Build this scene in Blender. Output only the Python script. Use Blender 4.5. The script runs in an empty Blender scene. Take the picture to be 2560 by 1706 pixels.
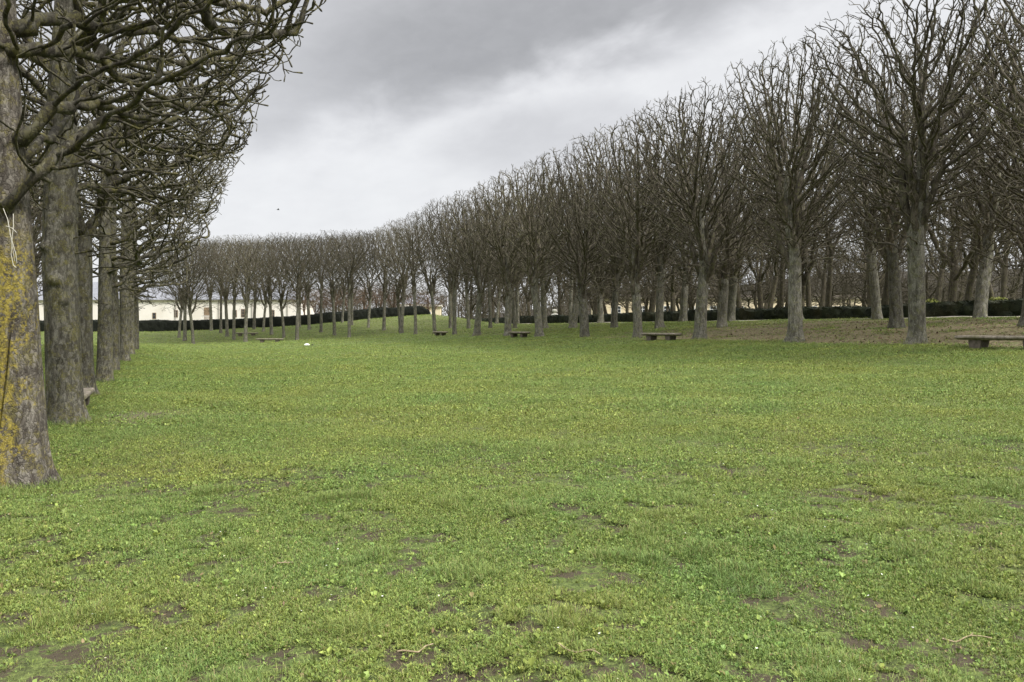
import bpy, math, random
import numpy as np

C = bpy.context.scene
COL = C.collection
rad = math.radians
S24, C24 = 0.4068, 0.9135          # the tree rows run along +Y; the view is turned 24 degrees to their right
EYE = 1.7
F = 1777.0


def cam_to_world(X, d):
    return (C24 * X + S24 * d, -S24 * X + C24 * d)


def smooth(a, b, x):
    t = np.clip((np.asarray(x, float) - a) / (b - a), 0, 1)
    return t * t * (3 - 2 * t)


def height(x, y):
    """Terrain: a lawn sunk between banks. x runs across the lawn, y along the rows."""
    x = np.asarray(x, float)
    y = np.asarray(y, float)
    z = np.interp(x, [-200, -40, -12, -1.8, 3, 8, 13, 18.6, 22, 23.6, 29.2, 35, 39, 60, 400],
                  [1.0, 0.8, 0.15, 0.0, 0.05, 0.22, 0.42, 0.72, 1.08, 1.22, 1.8, 2.24, 2.36, 2.4, 2.5])
    d = C24 * y + S24 * x
    z = z + 0.5 * smooth(30, 48, y) * smooth(3, -3, x) * smooth(80, 62, y)
    z = z + 1.6 * smooth(84, 114, d) * smooth(37.8, 34.5, x)
    z = z + 0.035 * np.sin(x * 0.9 + 1.3 * np.sin(y * 0.37)) * np.sin(y * 0.71 + 0.8) + 0.02 * np.sin(x * 1.9 + y * 1.3)
    return z


def hz(x, y):
    return float(height(x, y))


# ------------------------------------------------------------------ helpers
def link(o, parent=None):
    COL.objects.link(o)
    if parent is not None:
        o.parent = parent
    return o


def tag(o, label=None, cat=None, group=None, kind=None):
    for k, v in (("label", label), ("category", cat), ("group", group), ("kind", kind)):
        if v:
            o[k] = v
    return o


def empty(name, loc, rz=0.0):
    o = bpy.data.objects.new(name, None)
    o.empty_display_size = 0.3
    o.location = loc
    o.rotation_euler = (0, 0, rz)
    return link(o)


def np_mesh(name, verts, loops, starts, totals, smooth_shade=True):
    me = bpy.data.meshes.new(name)
    verts = np.ascontiguousarray(verts, dtype=np.float32)
    me.vertices.add(len(verts))
    me.vertices.foreach_set("co", verts.ravel())
    me.loops.add(len(loops))
    me.loops.foreach_set("vertex_index", np.ascontiguousarray(loops, dtype=np.int32))
    me.polygons.add(len(starts))
    me.polygons.foreach_set("loop_start", np.ascontiguousarray(starts, dtype=np.int32))
    me.polygons.foreach_set("loop_total", np.ascontiguousarray(totals, dtype=np.int32))
    me.polygons.foreach_set("use_smooth", np.full(len(starts), smooth_shade, dtype=bool))
    me.update(calc_edges=True)
    return me


def quad_mesh(name, verts, quads, smooth_shade=True):
    quads = np.asarray(quads, dtype=np.int32)
    n = len(quads)
    return np_mesh(name, verts, quads.ravel(), np.arange(n) * 4, np.full(n, 4), smooth_shade)


def mesh_obj(name, me, mat, parent=None):
    me.materials.append(mat)
    return link(bpy.data.objects.new(name, me), parent)


class MB:
    """Collects boxes, prisms and lathes; builds ONE mesh object."""

    def __init__(self):
        self.v, self.f = [], []

    def add(self, v, f):
        b = len(self.v)
        self.v += [tuple(p) for p in v]
        self.f += [tuple(i + b for i in q) for q in f]
        return self

    def box(self, x0, x1, y0, y1, z0, z1):
        v = [(x0, y0, z0), (x1, y0, z0), (x1, y1, z0), (x0, y1, z0), (x0, y0, z1), (x1, y0, z1), (x1, y1, z1), (x0, y1, z1)]
        return self.add(v, [(3, 2, 1, 0), (4, 5, 6, 7), (0, 1, 5, 4), (1, 2, 6, 5), (2, 3, 7, 6), (3, 0, 4, 7)])

    def lathe(self, prof, cx=0, cy=0, n=16, sx=1.0, sy=1.0):
        v, f = [], []
        for r, z in prof:
            for k in range(n):
                a = 2 * math.pi * k / n
                v.append((cx + sx * r * math.cos(a), cy + sy * r * math.sin(a), z))
        for i in range(len(prof) - 1):
            for k in range(n):
                f.append((i * n + k, i * n + (k + 1) % n, (i + 1) * n + (k + 1) % n, (i + 1) * n + k))
        f.append(tuple(range(n))[::-1])
        f.append(tuple((len(prof) - 1) * n + k for k in range(n)))
        return self.add(v, f)

    def build(self, name, mat, parent=None, bevel=0.0, smooth_shade=False):
        me = bpy.data.meshes.new(name)
        me.from_pydata(self.v, [], self.f)
        me.polygons.foreach_set("use_smooth", [smooth_shade] * len(me.polygons))
        me.update()
        o = mesh_obj(name, me, mat, parent)
        if bevel:
            m = o.modifiers.new("bevel", "BEVEL")
            m.width = bevel
            m.segments = 2
            m.limit_method = "ANGLE"
        return o


# ------------------------------------------------------------------ value noise in numpy
def vnoise(x, y, seed=0):
    x = np.asarray(x, float)
    y = np.asarray(y, float)
    xi = np.floor(x).astype(np.int64)
    yi = np.floor(y).astype(np.int64)
    fx = x - xi
    fy = y - yi
    fx = fx * fx * (3 - 2 * fx)
    fy = fy * fy * (3 - 2 * fy)

    def h(a, b):
        n = (a * 374761393 + b * 668265263 + seed * 1442695041) & 0xFFFFFFFF
        n = ((n ^ (n >> 13)) * 1274126177) & 0xFFFFFFFF
        return ((n ^ (n >> 16)) & 0xFFFF) / 65535.0

    return (h(xi, yi) * (1 - fx) + h(xi + 1, yi) * fx) * (1 - fy) + (h(xi, yi + 1) * (1 - fx) + h(xi + 1, yi + 1) * fx) * fy


def fbm(x, y, seed=0, oct=4):
    s, a, t = 0, 1.0, 0
    for i in range(oct):
        s = s + a * vnoise(x * 2 ** i, y * 2 ** i, seed + i * 17)
        t += a
        a *= 0.55
    return s / t


# ------------------------------------------------------------------ materials
class NT:
    def __init__(self, mat):
        self.t = mat.node_tree
        self.n = self.t.nodes

    def node(self, kind, **props):
        nd = self.n.new(kind)
        for k, v in props.items():
            if k == "ins":
                for a, b in v.items():
                    if hasattr(b, "is_linked") or hasattr(b, "links"):
                        self.t.links.new(b, nd.inputs[a])
                    else:
                        nd.inputs[a].default_value = b
            else:
                setattr(nd, k, v)
        return nd

    def link(self, a, b):
        self.t.links.new(a, b)

    def noise(self, vec, scale, detail=4, rough=0.55, dist=0.0):
        return self.node("ShaderNodeTexNoise", ins={"Vector": vec, "Scale": scale, "Detail": detail, "Roughness": rough, "Distortion": dist}).outputs["Fac"]

    def ramp(self, fac, stops):
        r = self.node("ShaderNodeValToRGB", ins={"Fac": fac})
        el = r.color_ramp.elements
        while len(el) < len(stops):
            el.new(0.5)
        for e, (p, c) in zip(el, stops):
            e.position = p
            e.color = tuple(c) + (1,) if len(c) == 3 else c
        return r.outputs["Color"]

    def mix(self, fac, a, b, mode="MIX"):
        m = self.n.new("ShaderNodeMix")
        m.data_type = "RGBA"
        m.blend_type = mode
        for idx, val in ((0, fac), (6, a), (7, b)):
            if hasattr(val, "is_linked"):
                self.t.links.new(val, m.inputs[idx])
            elif idx == 0:
                m.inputs[0].default_value = val
            else:
                m.inputs[idx].default_value = tuple(val) + (1,) if len(val) == 3 else val
        return m.outputs[2]

    def math(self, op, a, b=0.0, c=0.0, clamp=False):
        m = self.n.new("ShaderNodeMath")
        m.operation = op
        m.use_clamp = clamp
        for i, val in enumerate((a, b, c)):
            if hasattr(val, "is_linked"):
                self.t.links.new(val, m.inputs[i])
            else:
                m.inputs[i].default_value = val
        return m.outputs[0]

    def sstep(self, x, a, b, lo=0.0, hi=1.0):
        m = self.n.new("ShaderNodeMapRange")
        m.interpolation_type = "SMOOTHSTEP"
        for i, val in enumerate((x, a, b, lo, hi)):
            if hasattr(val, "is_linked"):
                self.t.links.new(val, m.inputs[i])
            else:
                m.inputs[i].default_value = val
        return m.outputs[0]

    def bump(self, h, strength, dist=0.02):
        return self.node("ShaderNodeBump", ins={"Height": h, "Strength": strength, "Distance": dist}).outputs["Normal"]


def new_mat(name, rough=0.85):
    m = bpy.data.materials.new(name)
    m.use_nodes = True
    nt = NT(m)
    bs = m.node_tree.nodes["Principled BSDF"]
    bs.inputs["Roughness"].default_value = rough
    bs.inputs["Specular IOR Level"].default_value = 0.25
    return m, nt, bs


def bark_material(name, dark, mid, pale, lichen, lichen_amt, grain=1.0, bump=0.8, plates=0.55):
    m, nt, bs = new_mat(name, 0.9)
    tc = nt.node("ShaderNodeTexCoord").outputs["Object"]
    oi = nt.node("ShaderNodeObjectInfo").outputs["Random"]
    off = nt.node("ShaderNodeCombineXYZ", ins={"X": nt.math("MULTIPLY", oi, 37.0), "Y": nt.math("MULTIPLY", oi, 91.0), "Z": nt.math("MULTIPLY", oi, 53.0)}).outputs[0]
    vec = nt.node("ShaderNodeVectorMath", operation="ADD", ins={0: tc, 1: off}).outputs[0]
    stretched = nt.node("ShaderNodeMapping", ins={"Vector": vec, "Scale": (1, 1, 0.32)}).outputs[0]
    n1 = nt.noise(stretched, 9 * grain, 6, 0.62, 0.4)
    n2 = nt.noise(vec, 2.2, 4, 0.6)
    n3 = nt.noise(vec, 26 * grain, 3, 0.6)
    base = nt.ramp(n1, [(0.32, dark), (0.52, mid), (0.72, pale)])
    base = nt.mix(nt.sstep(n2, 0.4, 0.68, 0, 0.55), base, dark)
    lm = nt.math("MULTIPLY", nt.sstep(nt.noise(vec, 5.5, 5, 0.65), 0.62 - lichen_amt * 0.25, 0.72 - lichen_amt * 0.2), nt.sstep(n3, 0.35, 0.55), clamp=True)
    base = nt.mix(nt.math("MULTIPLY", lm, 0.8), base, lichen)
    spots = nt.sstep(nt.noise(vec, 14, 3, 0.5), 0.66, 0.7, 0, 0.7)
    base = nt.mix(spots, base, pale)
    warp = nt.node("ShaderNodeVectorMath", operation="ADD", ins={0: stretched, 1: nt.node("ShaderNodeVectorMath", operation="SCALE", ins={0: nt.node("ShaderNodeTexNoise", ins={"Vector": vec, "Scale": 7.0, "Detail": 3.0}).outputs["Color"], "Scale": 0.16}).outputs[0]}).outputs[0]
    cell = nt.node("ShaderNodeTexVoronoi", ins={"Vector": warp, "Scale": 21 * grain})
    cv = nt.node("ShaderNodeSeparateColor", ins={0: cell.outputs["Color"]}).outputs[0]
    base = nt.mix(nt.sstep(cv, 0.62, 0.8, 0, 0.55 * plates), base, pale)
    base = nt.mix(nt.sstep(cv, 0.38, 0.2, 0, 0.6 * plates), base, dark)
    crack = nt.node("ShaderNodeTexVoronoi", feature="DISTANCE_TO_EDGE", ins={"Vector": warp, "Scale": 21 * grain}).outputs["Distance"]
    base = nt.mix(nt.sstep(crack, 0.08, 0.01, 0, 0.7 * plates), base, tuple(c * 0.55 for c in dark))
    var = nt.math("ADD", nt.math("MULTIPLY", oi, 0.5), 0.75)
    hs = nt.node("ShaderNodeHueSaturation", ins={"Color": base, "Value": var}).outputs[0]
    nt.link(hs, bs.inputs["Base Color"])
    hgt = nt.math("ADD", nt.math("MULTIPLY", n1, 1.0), nt.math("MULTIPLY", nt.math("MINIMUM", crack, 0.14), 3.5 * plates))
    nt.link(nt.bump(hgt, bump, 0.03), bs.inputs["Normal"])
    return m


M = {}
M["trunk"] = bark_material("grey_bark", (0.062, 0.057, 0.044), (0.158, 0.15, 0.121), (0.31, 0.298, 0.255), (0.165, 0.165, 0.075), 0.55)
M["trunk_near"] = bark_material("old_grey_bark", (0.047, 0.042, 0.032), (0.135, 0.126, 0.1), (0.3, 0.285, 0.24), (0.185, 0.17, 0.06), 0.62, 1.5)
M["twig"] = bark_material("brown_branches", (0.042, 0.035, 0.026), (0.108, 0.092, 0.07), (0.22, 0.193, 0.15), (0.12, 0.122, 0.05), 0.6, 0.6, 0.4, 0.5)
M["twig_near"] = bark_material("lichen_branches", (0.026, 0.022, 0.016), (0.066, 0.059, 0.042), (0.2, 0.19, 0.15), (0.14, 0.128, 0.045), 0.66, 0.8, 0.6)
M["wood"] = bark_material("dark_woodland_bark", (0.04, 0.033, 0.024), (0.088, 0.073, 0.054), (0.16, 0.138, 0.105), (0.13, 0.125, 0.048), 0.5, 0.8, 0.5)
M["red_twig"] = bark_material("reddish_twigs", (0.06, 0.038, 0.028), (0.12, 0.08, 0.055), (0.2, 0.15, 0.11), (0.13, 0.1, 0.05), 0.3, 0.6, 0.3)


def yellow_bark():
    """Old bark with broad mustard lichen on the side turned away from the lawn."""
    m = bark_material("yellow_lichen_bark", (0.045, 0.037, 0.03), (0.12, 0.106, 0.088), (0.31, 0.285, 0.245), (0.17, 0.15, 0.055), 0.58, 1.5)
    nt = NT(m)
    bs = m.node_tree.nodes["Principled BSDF"]
    old = bs.inputs["Base Color"].links[0].from_socket
    tc = nt.node("ShaderNodeTexCoord").outputs["Object"]
    sep = nt.node("ShaderNodeSeparateXYZ", ins={0: tc})
    side = nt.math("ADD", nt.math("MULTIPLY", sep.outputs[0], C24), nt.math("MULTIPLY", sep.outputs[1], -S24))
    rag = nt.noise(tc, 4, 6, 0.7)
    fine = nt.noise(tc, 24, 4, 0.7)
    m1 = nt.sstep(nt.math("ADD", side, nt.math("MULTIPLY", nt.math("SUBTRACT", rag, 0.5), 1.5)), 0.25, 0.12)
    m2 = nt.sstep(nt.math("ADD", nt.math("MULTIPLY", fine, 0.8), nt.math("MULTIPLY", rag, 0.9)), 0.72, 0.84)
    zf = nt.math("MULTIPLY", nt.sstep(sep.outputs[2], 3.0, 2.35), nt.sstep(sep.outputs[2], -0.1, 0.6, 0.55, 1.0))
    fac = nt.math("MULTIPLY", nt.math("MULTIPLY", m1, m2), zf, clamp=True)
    col = nt.ramp(fine, [(0.35, (0.13, 0.1, 0.02)), (0.65, (0.37, 0.3, 0.06))])
    nt.link(nt.mix(nt.math("MULTIPLY", fac, 0.92), old, col), bs.inputs["Base Color"])
    return m


M["trunk_yellow"] = yellow_bark()


def simple_noise(name, a, b, scale, rough=0.85, bump=0.3, detail=5, c=None, dist=0.01):
    m, nt, bs = new_mat(name, rough)
    tc = nt.node("ShaderNodeTexCoord").outputs["Object"]
    n = nt.noise(tc, scale, detail, 0.6)
    col = nt.ramp(n, [(0.35, a), (0.65, b)])
    if c:
        col = nt.mix(nt.sstep(nt.noise(tc, scale * 0.27, 4, 0.6), 0.5, 0.68), col, c)
    nt.link(col, bs.inputs["Base Color"])
    if bump:
        nt.link(nt.bump(nt.noise(tc, scale * 2.3, 4, 0.6), bump, dist), bs.inputs["Normal"])
    return m


M["stone"] = simple_noise("weathered_stone", (0.15, 0.125, 0.1), (0.33, 0.29, 0.24), 9, 0.9, 0.5, c=(0.16, 0.15, 0.085))
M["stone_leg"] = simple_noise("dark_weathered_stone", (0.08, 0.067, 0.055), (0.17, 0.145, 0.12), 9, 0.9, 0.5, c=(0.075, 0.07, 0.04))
M["marble"] = simple_noise("white_marble", (0.7, 0.68, 0.6), (0.85, 0.83, 0.76), 5, 0.6, 0.2, c=(0.55, 0.52, 0.42))
M["white_wall"] = simple_noise("white_render", (0.8, 0.745, 0.685), (0.87, 0.82, 0.77), 0.5, 0.9, 0.1, c=(0.76, 0.70, 0.63))
M["cream_wall"] = simple_noise("cream_render", (0.66, 0.55, 0.38), (0.78, 0.68, 0.5), 0.5, 0.9, 0.1, c=(0.7, 0.6, 0.45))
M["slate"] = simple_noise("grey_slate", (0.17, 0.175, 0.2), (0.25, 0.255, 0.28), 3, 0.6, 0.3)
M["tile"] = simple_noise("brown_roof_tile", (0.07, 0.055, 0.045), (0.13, 0.1, 0.08), 3, 0.85, 0.3)
M["zinc"] = simple_noise("zinc_gutter", (0.2, 0.18, 0.16), (0.3, 0.28, 0.25), 3, 0.6, 0)
M["cornice"] = simple_noise("buff_cornice", (0.4, 0.36, 0.28), (0.5, 0.46, 0.38), 2, 0.8, 0)
M["white_frame"] = simple_noise("white_paint", (0.74, 0.74, 0.73), (0.82, 0.82, 0.81), 3, 0.5, 0)
M["brown_door"] = simple_noise("brown_timber", (0.2, 0.14, 0.09), (0.3, 0.22, 0.15), 3, 0.7, 0)
M["hedge_black"] = simple_noise("yew_leaf", (0.006, 0.0075, 0.005), (0.012, 0.015, 0.009), 3, 0.8, 0)
M["hedge"] = simple_noise("box_leaf", (0.008, 0.012, 0.006), (0.03, 0.038, 0.017), 2.2, 0.7, 0, c=(0.045, 0.045, 0.022))
M["hill"] = simple_noise("wooded_slope", (0.022, 0.019, 0.014), (0.045, 0.038, 0.028), 0.15, 1.0, 0)
M["bag"] = simple_noise("white_plastic", (0.85, 0.85, 0.8), (0.9, 0.9, 0.86), 20, 0.4, 0.3)
M["black_scrap"] = simple_noise("black_scrap", (0.02, 0.02, 0.02), (0.05, 0.05, 0.05), 10, 0.6, 0)
M["string"] = simple_noise("pale_string", (0.55, 0.52, 0.45), (0.7, 0.68, 0.6), 30, 0.8, 0)
M["straw"] = simple_noise("dry_stick", (0.2, 0.15, 0.09), (0.42, 0.34, 0.22), 20, 0.8, 0.3)
M["feather"] = simple_noise("dark_feathers", (0.03, 0.03, 0.03), (0.06, 0.06, 0.06), 20, 0.8, 0)
M["glass"] = simple_noise("dark_glass", (0.03, 0.035, 0.04), (0.06, 0.065, 0.075), 1, 0.15, 0)
M["gravel"] = simple_noise("pale_gravel", (0.2, 0.18, 0.14), (0.36, 0.33, 0.27), 3, 0.95, 0.3, c=(0.14, 0.15, 0.08))
M["bright_shrub"] = simple_noise("yellow_green_leaf", (0.16, 0.19, 0.04), (0.34, 0.36, 0.09), 4, 0.7, 0)


def ground_material():
    m, nt, bs = new_mat("lawn_ground", 0.95)
    tc = nt.node("ShaderNodeTexCoord").outputs["Object"]
    sep = nt.node("ShaderNodeSeparateXYZ", ins={0: tc})
    x, y = sep.outputs[0], sep.outputs[1]
    big = nt.noise(tc, 0.13, 5, 0.6)
    midn = nt.noise(tc, 0.9, 5, 0.65)
    fine = nt.noise(tc, 11, 5, 0.7)
    vfine = nt.noise(tc, 60, 3, 0.7)
    g = nt.ramp(nt.math("ADD", nt.math("MULTIPLY", fine, 0.6), nt.math("MULTIPLY", vfine, 0.4)),
                [(0.38, (0.03, 0.034, 0.014)), (0.5, (0.095, 0.125, 0.034)), (0.62, (0.21, 0.26, 0.073))])
    g = nt.mix(nt.sstep(midn, 0.42, 0.66, 0, 0.3), g, (0.1, 0.095, 0.045))
    g = nt.mix(nt.sstep(big, 0.4, 0.65, 0, 0.4), g, (0.075, 0.115, 0.03))
    # worn, leaf-strewn earth under the trees of the bank
    under = nt.math("MULTIPLY", nt.sstep(nt.math("ADD", x, nt.math("MULTIPLY", nt.math("SUBTRACT", big, 0.5), 3.0)), 22.3, 23.6), nt.sstep(x, 35.0, 33.0))
    nearb = nt.sstep(nt.math("ADD", y, nt.math("MULTIPLY", nt.math("SUBTRACT", midn, 0.5), 20.0)), 46, 30, 0.2, 1.0)
    dirt = nt.ramp(fine, [(0.36, (0.085, 0.068, 0.038)), (0.5, (0.165, 0.137, 0.078)), (0.68, (0.27, 0.225, 0.135))])
    dm = nt.math("MULTIPLY", nt.math("MULTIPLY", under, nearb), nt.sstep(nt.noise(tc, 0.55, 5, 0.65), 0.24, 0.4), clamp=True)
    g = nt.mix(dm, g, dirt)
    # far bank under the end rows: duller green, tinted by litter
    dd = nt.math("ADD", nt.math("MULTIPLY", x, S24), nt.math("MULTIPLY", y, C24))
    fm = nt.math("MULTIPLY", nt.sstep(dd, 83, 88), nt.sstep(midn, 0.35, 0.6, 0.25, 0.75), clamp=True)
    g = nt.mix(fm, g, (0.1, 0.115, 0.037))
    # bare soil spots of the near lawn and by the bench at the trunks
    soil = nt.sstep(nt.math("ADD", nt.noise(tc, 4.2, 6, 0.7), nt.math("MULTIPLY", fine, 0.4)), 0.67, 0.74)
    g = nt.mix(nt.math("MULTIPLY", soil, nt.sstep(dd, 17, 7)), g, (0.07, 0.056, 0.036))
    bx = nt.math("DIVIDE", nt.math("SUBTRACT", x, -0.5), 1.0)
    by = nt.math("DIVIDE", nt.math("SUBTRACT", y, 16.6), 1.5)
    br = nt.math("ADD", nt.math("ADD", nt.math("MULTIPLY", bx, bx), nt.math("MULTIPLY", by, by)), nt.math("MULTIPLY", nt.math("SUBTRACT", midn, 0.5), 2.2))
    g = nt.mix(nt.sstep(br, 1.3, 0.5, 0, 0.9), g, (0.15, 0.125, 0.085))
    nt.link(g, bs.inputs["Base Color"])
    nt.link(nt.bump(nt.math("ADD", fine, nt.math("MULTIPLY", vfine, 0.5)), 0.7, 0.05), bs.inputs["Normal"])
    return m


def leaf_material(name, rough=0.55, trans=0.3):
    m, nt, bs = new_mat(name, rough)
    at = nt.node("ShaderNodeAttribute", attribute_name="tint").outputs["Color"]
    nt.link(at, bs.inputs["Base Color"])
    tr = nt.node("ShaderNodeBsdfTranslucent", ins={"Color": at})
    ms = nt.node("ShaderNodeMixShader", ins={0: trans})
    nt.link(bs.outputs[0], ms.inputs[1])
    nt.link(tr.outputs[0], ms.inputs[2])
    nt.link(ms.outputs[0], m.node_tree.nodes["Material Output"].inputs["Surface"])
    return m


M["ground"] = ground_material()
M["leaf"] = leaf_material("lawn_leaves", 0.5, 0.16)


# ------------------------------------------------------------------ terrain
def build_ground():
    xs = np.concatenate([np.array([-900, -500, -260, -150, -90, -60, -45]), np.arange(-35, 62.1, 1.0), np.array([75, 95, 130, 180, 260, 400, 700, 1000])])
    ys = np.concatenate([np.array([-300, -120, -50, -20, -10]), np.arange(-5, 125.1, 1.0), np.array([135, 150, 180, 240, 340, 500, 800, 1300])])
    X, Y = np.meshgrid(xs, ys)
    Z = height(X, Y)
    v = np.stack([X, Y, Z], -1).reshape(-1, 3)
    nx, ny = len(xs), len(ys)
    i, j = np.meshgrid(np.arange(nx - 1), np.arange(ny - 1))
    a = (j * nx + i).ravel()
    q = np.stack([a, a + 1, a + nx + 1, a + nx], 1)
    tag(mesh_obj("ground", quad_mesh("ground", v, q), M["ground"]), kind="structure")
    # gravel path at the foot of the hedge, laid on the same grid lines as the ground
    xs = np.array([36.0, 37.0, 38.0])
    ys = np.arange(-5, 110.1, 1.0)
    X, Y = np.meshgrid(xs, ys)
    v = np.stack([X, Y, height(X, Y) + 0.02], -1).reshape(-1, 3)
    nx, ny = len(xs), len(ys)
    i, j = np.meshgrid(np.arange(nx - 1), np.arange(ny - 1))
    a = (j * nx + i).ravel()
    tag(mesh_obj("path", quad_mesh("path", v, np.stack([a, a + 1, a + nx + 1, a + nx], 1)), M["gravel"]), kind="structure")


build_ground()


# ------------------------------------------------------------------ lawn plants (real leaves and blades)
FEET = [(23.4, 18.4, 0.3), (23.4, 24.2, 0.3), (23.4, 30.1, 0.3), (23.4, 35.9, 0.3), (23.4, 41.7, 0.3), (-1.48, 10.05, 0.3), (-1.7, 15.95, 0.34), (-1.93, 22.2, 0.25), (-1.87, 28.1, 0.25)]


def build_lawn():
    rng = np.random.default_rng(7)
    V, Q, T = [], [], []
    base = [0]

    def emit(p, a, tilt, L, W, col, lift, bend):
        """Quad leaves: p (n,3) root, a azimuth, tilt elevation of the leaf, L length, W width."""
        n = len(p)
        dx, dy = np.cos(a), np.sin(a)
        h = np.cos(tilt) * L
        up = np.sin(tilt) * L
        root = p + np.stack([dx * 0.004, dy * 0.004, lift], 1)
        midp = root + np.stack([dx * h * 0.5, dy * h * 0.5, up * 0.62 + bend], 1)
        tip = root + np.stack([dx * h, dy * h, up], 1)
        sx, sy = -dy * W * 0.5, dx * W * 0.5
        zz = rng.normal(0, 0.2, n) * W
        v = np.stack([root, midp + np.stack([sx, sy, zz], 1), tip, midp - np.stack([sx, sy, zz], 1)], 1).reshape(-1, 3)
        q = np.arange(n * 4).reshape(-1, 4) + base[0]
        base[0] += n * 4
        V.append(v)
        Q.append(q)
        T.append(np.repeat(col, 4, axis=0))

    bands = [(0.8, 2.4, 2500, 4000, 0.8), (2.4, 5.0, 4300, 6200, 0.72), (5.0, 8.0, 2900, 4500, 0.78), (8, 13, 1600, 2700, 0.9), (13, 22, 680, 1200, 1.2), (22, 38, 260, 380, 1.6), (38, 60, 75, 110, 2.1), (60, 82, 20, 34, 2.5), (82, 118, 13, 20, 3.0)]
    for d0, d1, pl, bl, sc in bands:
        a1, a2 = 0.78 * (d1 ** 2 - d0 ** 2), 4.4 * (d1 - d0)
        area = a1 + a2
        for kind, dens in ((0, pl), (1, bl)):
            n = int(area * dens)
            d = np.where(rng.uniform(0, 1, n) < a1 / area, np.sqrt(rng.uniform(d0 ** 2, d1 ** 2, n)), rng.uniform(d0, d1, n))
            X = rng.uniform(-1, 1, n) * (0.78 * d + 2.2)
            x = C24 * X + S24 * d
            y = -S24 * X + C24 * d
            patch = fbm(x * 0.55, y * 0.55, 3)          # broad leaf / grass
            bare = fbm(x * 3.4, y * 3.4, 11, 4) + 0.45 * (fbm(x * 5, y * 5, 19, 3) - 0.5)
            worn = np.exp(-(((x + 0.5) / 0.95) ** 2 + ((y - 16.6) / 1.3) ** 2) * 1.2)
            keep = rng.uniform(0, 1, n) > np.clip(smooth(0.56, 0.62, bare) * 0.9 * smooth(15, 7, d) + 0.9 * worn, 0, 1)
            bank = smooth(22.4, 23.6, x + 2 * (fbm(x * 0.4, y * 0.4, 71) - 0.5)) * smooth(44, 29, y + 12 * (fbm(x * 0.3, y * 0.3, 72) - 0.5)) * smooth(35, 33, x + 2 * (fbm(x * 0.5, y * 0.5, 73) - 0.5)) * smooth(0.22, 0.38, fbm(x * 0.7, y * 0.7, 74))
            keep &= rng.uniform(0, 1, n) > bank * 0.93
            keep &= ~((x > 35.3))
            dens_p = smooth(0.3, 0.55, patch) if kind == 0 else 1 - 0.65 * smooth(0.42, 0.64, patch)
            keep &= rng.uniform(0, 1, n) < np.clip(dens_p + 0.55, 0, 1)
            x, y, patch = x[keep], y[keep], patch[keep]
            n = len(x)
            z = height(x, y)
            p = np.stack([x, y, z], 1)
            hue = 0.5 + 0.7 * (fbm(x * 0.3, y * 0.3, 29) - 0.5)
            yel = np.clip(0.5 + 1.5 * (0.4 * hue + 0.6 * fbm(x * 0.95, y * 0.95, 31, 5) - 0.5) + rng.normal(0, 0.2, n), 0, 1)
            if kind == 0:
                nl = 5 if d1 < 13 else 4
                pr = np.where(rng.uniform(0, 1, n) < 0.62, rng.uniform(0.45, 0.8, n), rng.uniform(0.8, 1.3, n))
                pr = np.where(rng.uniform(0, 1, n) < (0.018 if d1 < 9 else 0.004), pr * 1.9, pr)
                pcol = rng.normal(0, 1, n)
                for k in range(nl):
                    a = rng.uniform(0, 6.283) + k * 6.283 / nl + rng.normal(0, 0.4, n) + pr * 40
                    L = (0.02 + 0.012 * rng.uniform(0, 1, n)) * sc * pr
                    W = L * rng.uniform(0.45, 0.8, n)
                    tilt = np.clip(rng.normal(0.45, 0.5, n), -0.15, 1.35)
                    b = np.clip(1.0 + 0.17 * pcol + 0.27 * rng.normal(0, 1, n), 0.25, 1.75)
                    c = np.stack([(0.166 + 0.108 * yel) * b, (0.266 + 0.035 * yel) * b, (0.069 + 0.0 * yel) * b], 1)
                    old = rng.uniform(0, 1, n) < 0.03
                    c[old] = np.array([0.24, 0.2, 0.085])
                    emit(p + np.stack([rng.normal(0, 0.006, n) * sc, rng.normal(0, 0.006, n) * sc, np.zeros(n)], 1), a, tilt, L, W, c, rng.uniform(0.001, 0.014, n) * min(sc, 2), L * 0.12)
            else:
                tuft = fbm(x * 2.1, y * 2.1, 41)
                tall = 1 + 1.2 * smooth(0.6, 0.75, tuft)
                for bx_, by_, br_2 in FEET:
                    tall = tall + 1.6 * smooth(br_2 + 0.6, br_2, np.hypot(x - bx_, y - by_))
                for k in range(4 if d1 < 9 else 2):
                    a = rng.uniform(0, 6.283, n)
                    L = (0.028 + 0.036 * rng.uniform(0, 1, n) ** 1.5) * tall * (sc ** 0.75)
                    W = (0.0027 + 0.0018 * rng.uniform(0, 1, n)) * sc
                    tilt = np.clip(rng.normal(0.75, 0.35, n), 0.1, 1.4)
                    b = np.clip(1 + 0.26 * rng.normal(0, 1, n), 0.45, 1.8)
                    c = np.stack([(0.15 + 0.106 * yel) * b, (0.242 + 0.034 * yel) * b, (0.069 + 0.0 * yel) * b], 1)
                    dry = rng.uniform(0, 1, n) < 0.06
                    c[dry] = np.array([0.3, 0.25, 0.12])
                    emit(p + np.stack([rng.normal(0, 0.01, n) * sc, rng.normal(0, 0.01, n) * sc, np.zeros(n)], 1), a, tilt, L, W, c, np.zeros(n), L * 0.1)
    V = np.concatenate(V)
    Q = np.concatenate(Q)
    T = np.concatenate(T)
    me = quad_mesh("grass", V, Q, False)
    at = me.attributes.new("tint", "FLOAT_COLOR", "POINT")
    at.data.foreach_set("color", np.concatenate([T, np.ones((len(T), 1))], 1).astype(np.float32).ravel())
    tag(mesh_obj("grass", me, M["leaf"]), "short green lawn of grass and small broad-leaved weeds", "grass", kind="stuff")

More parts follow.
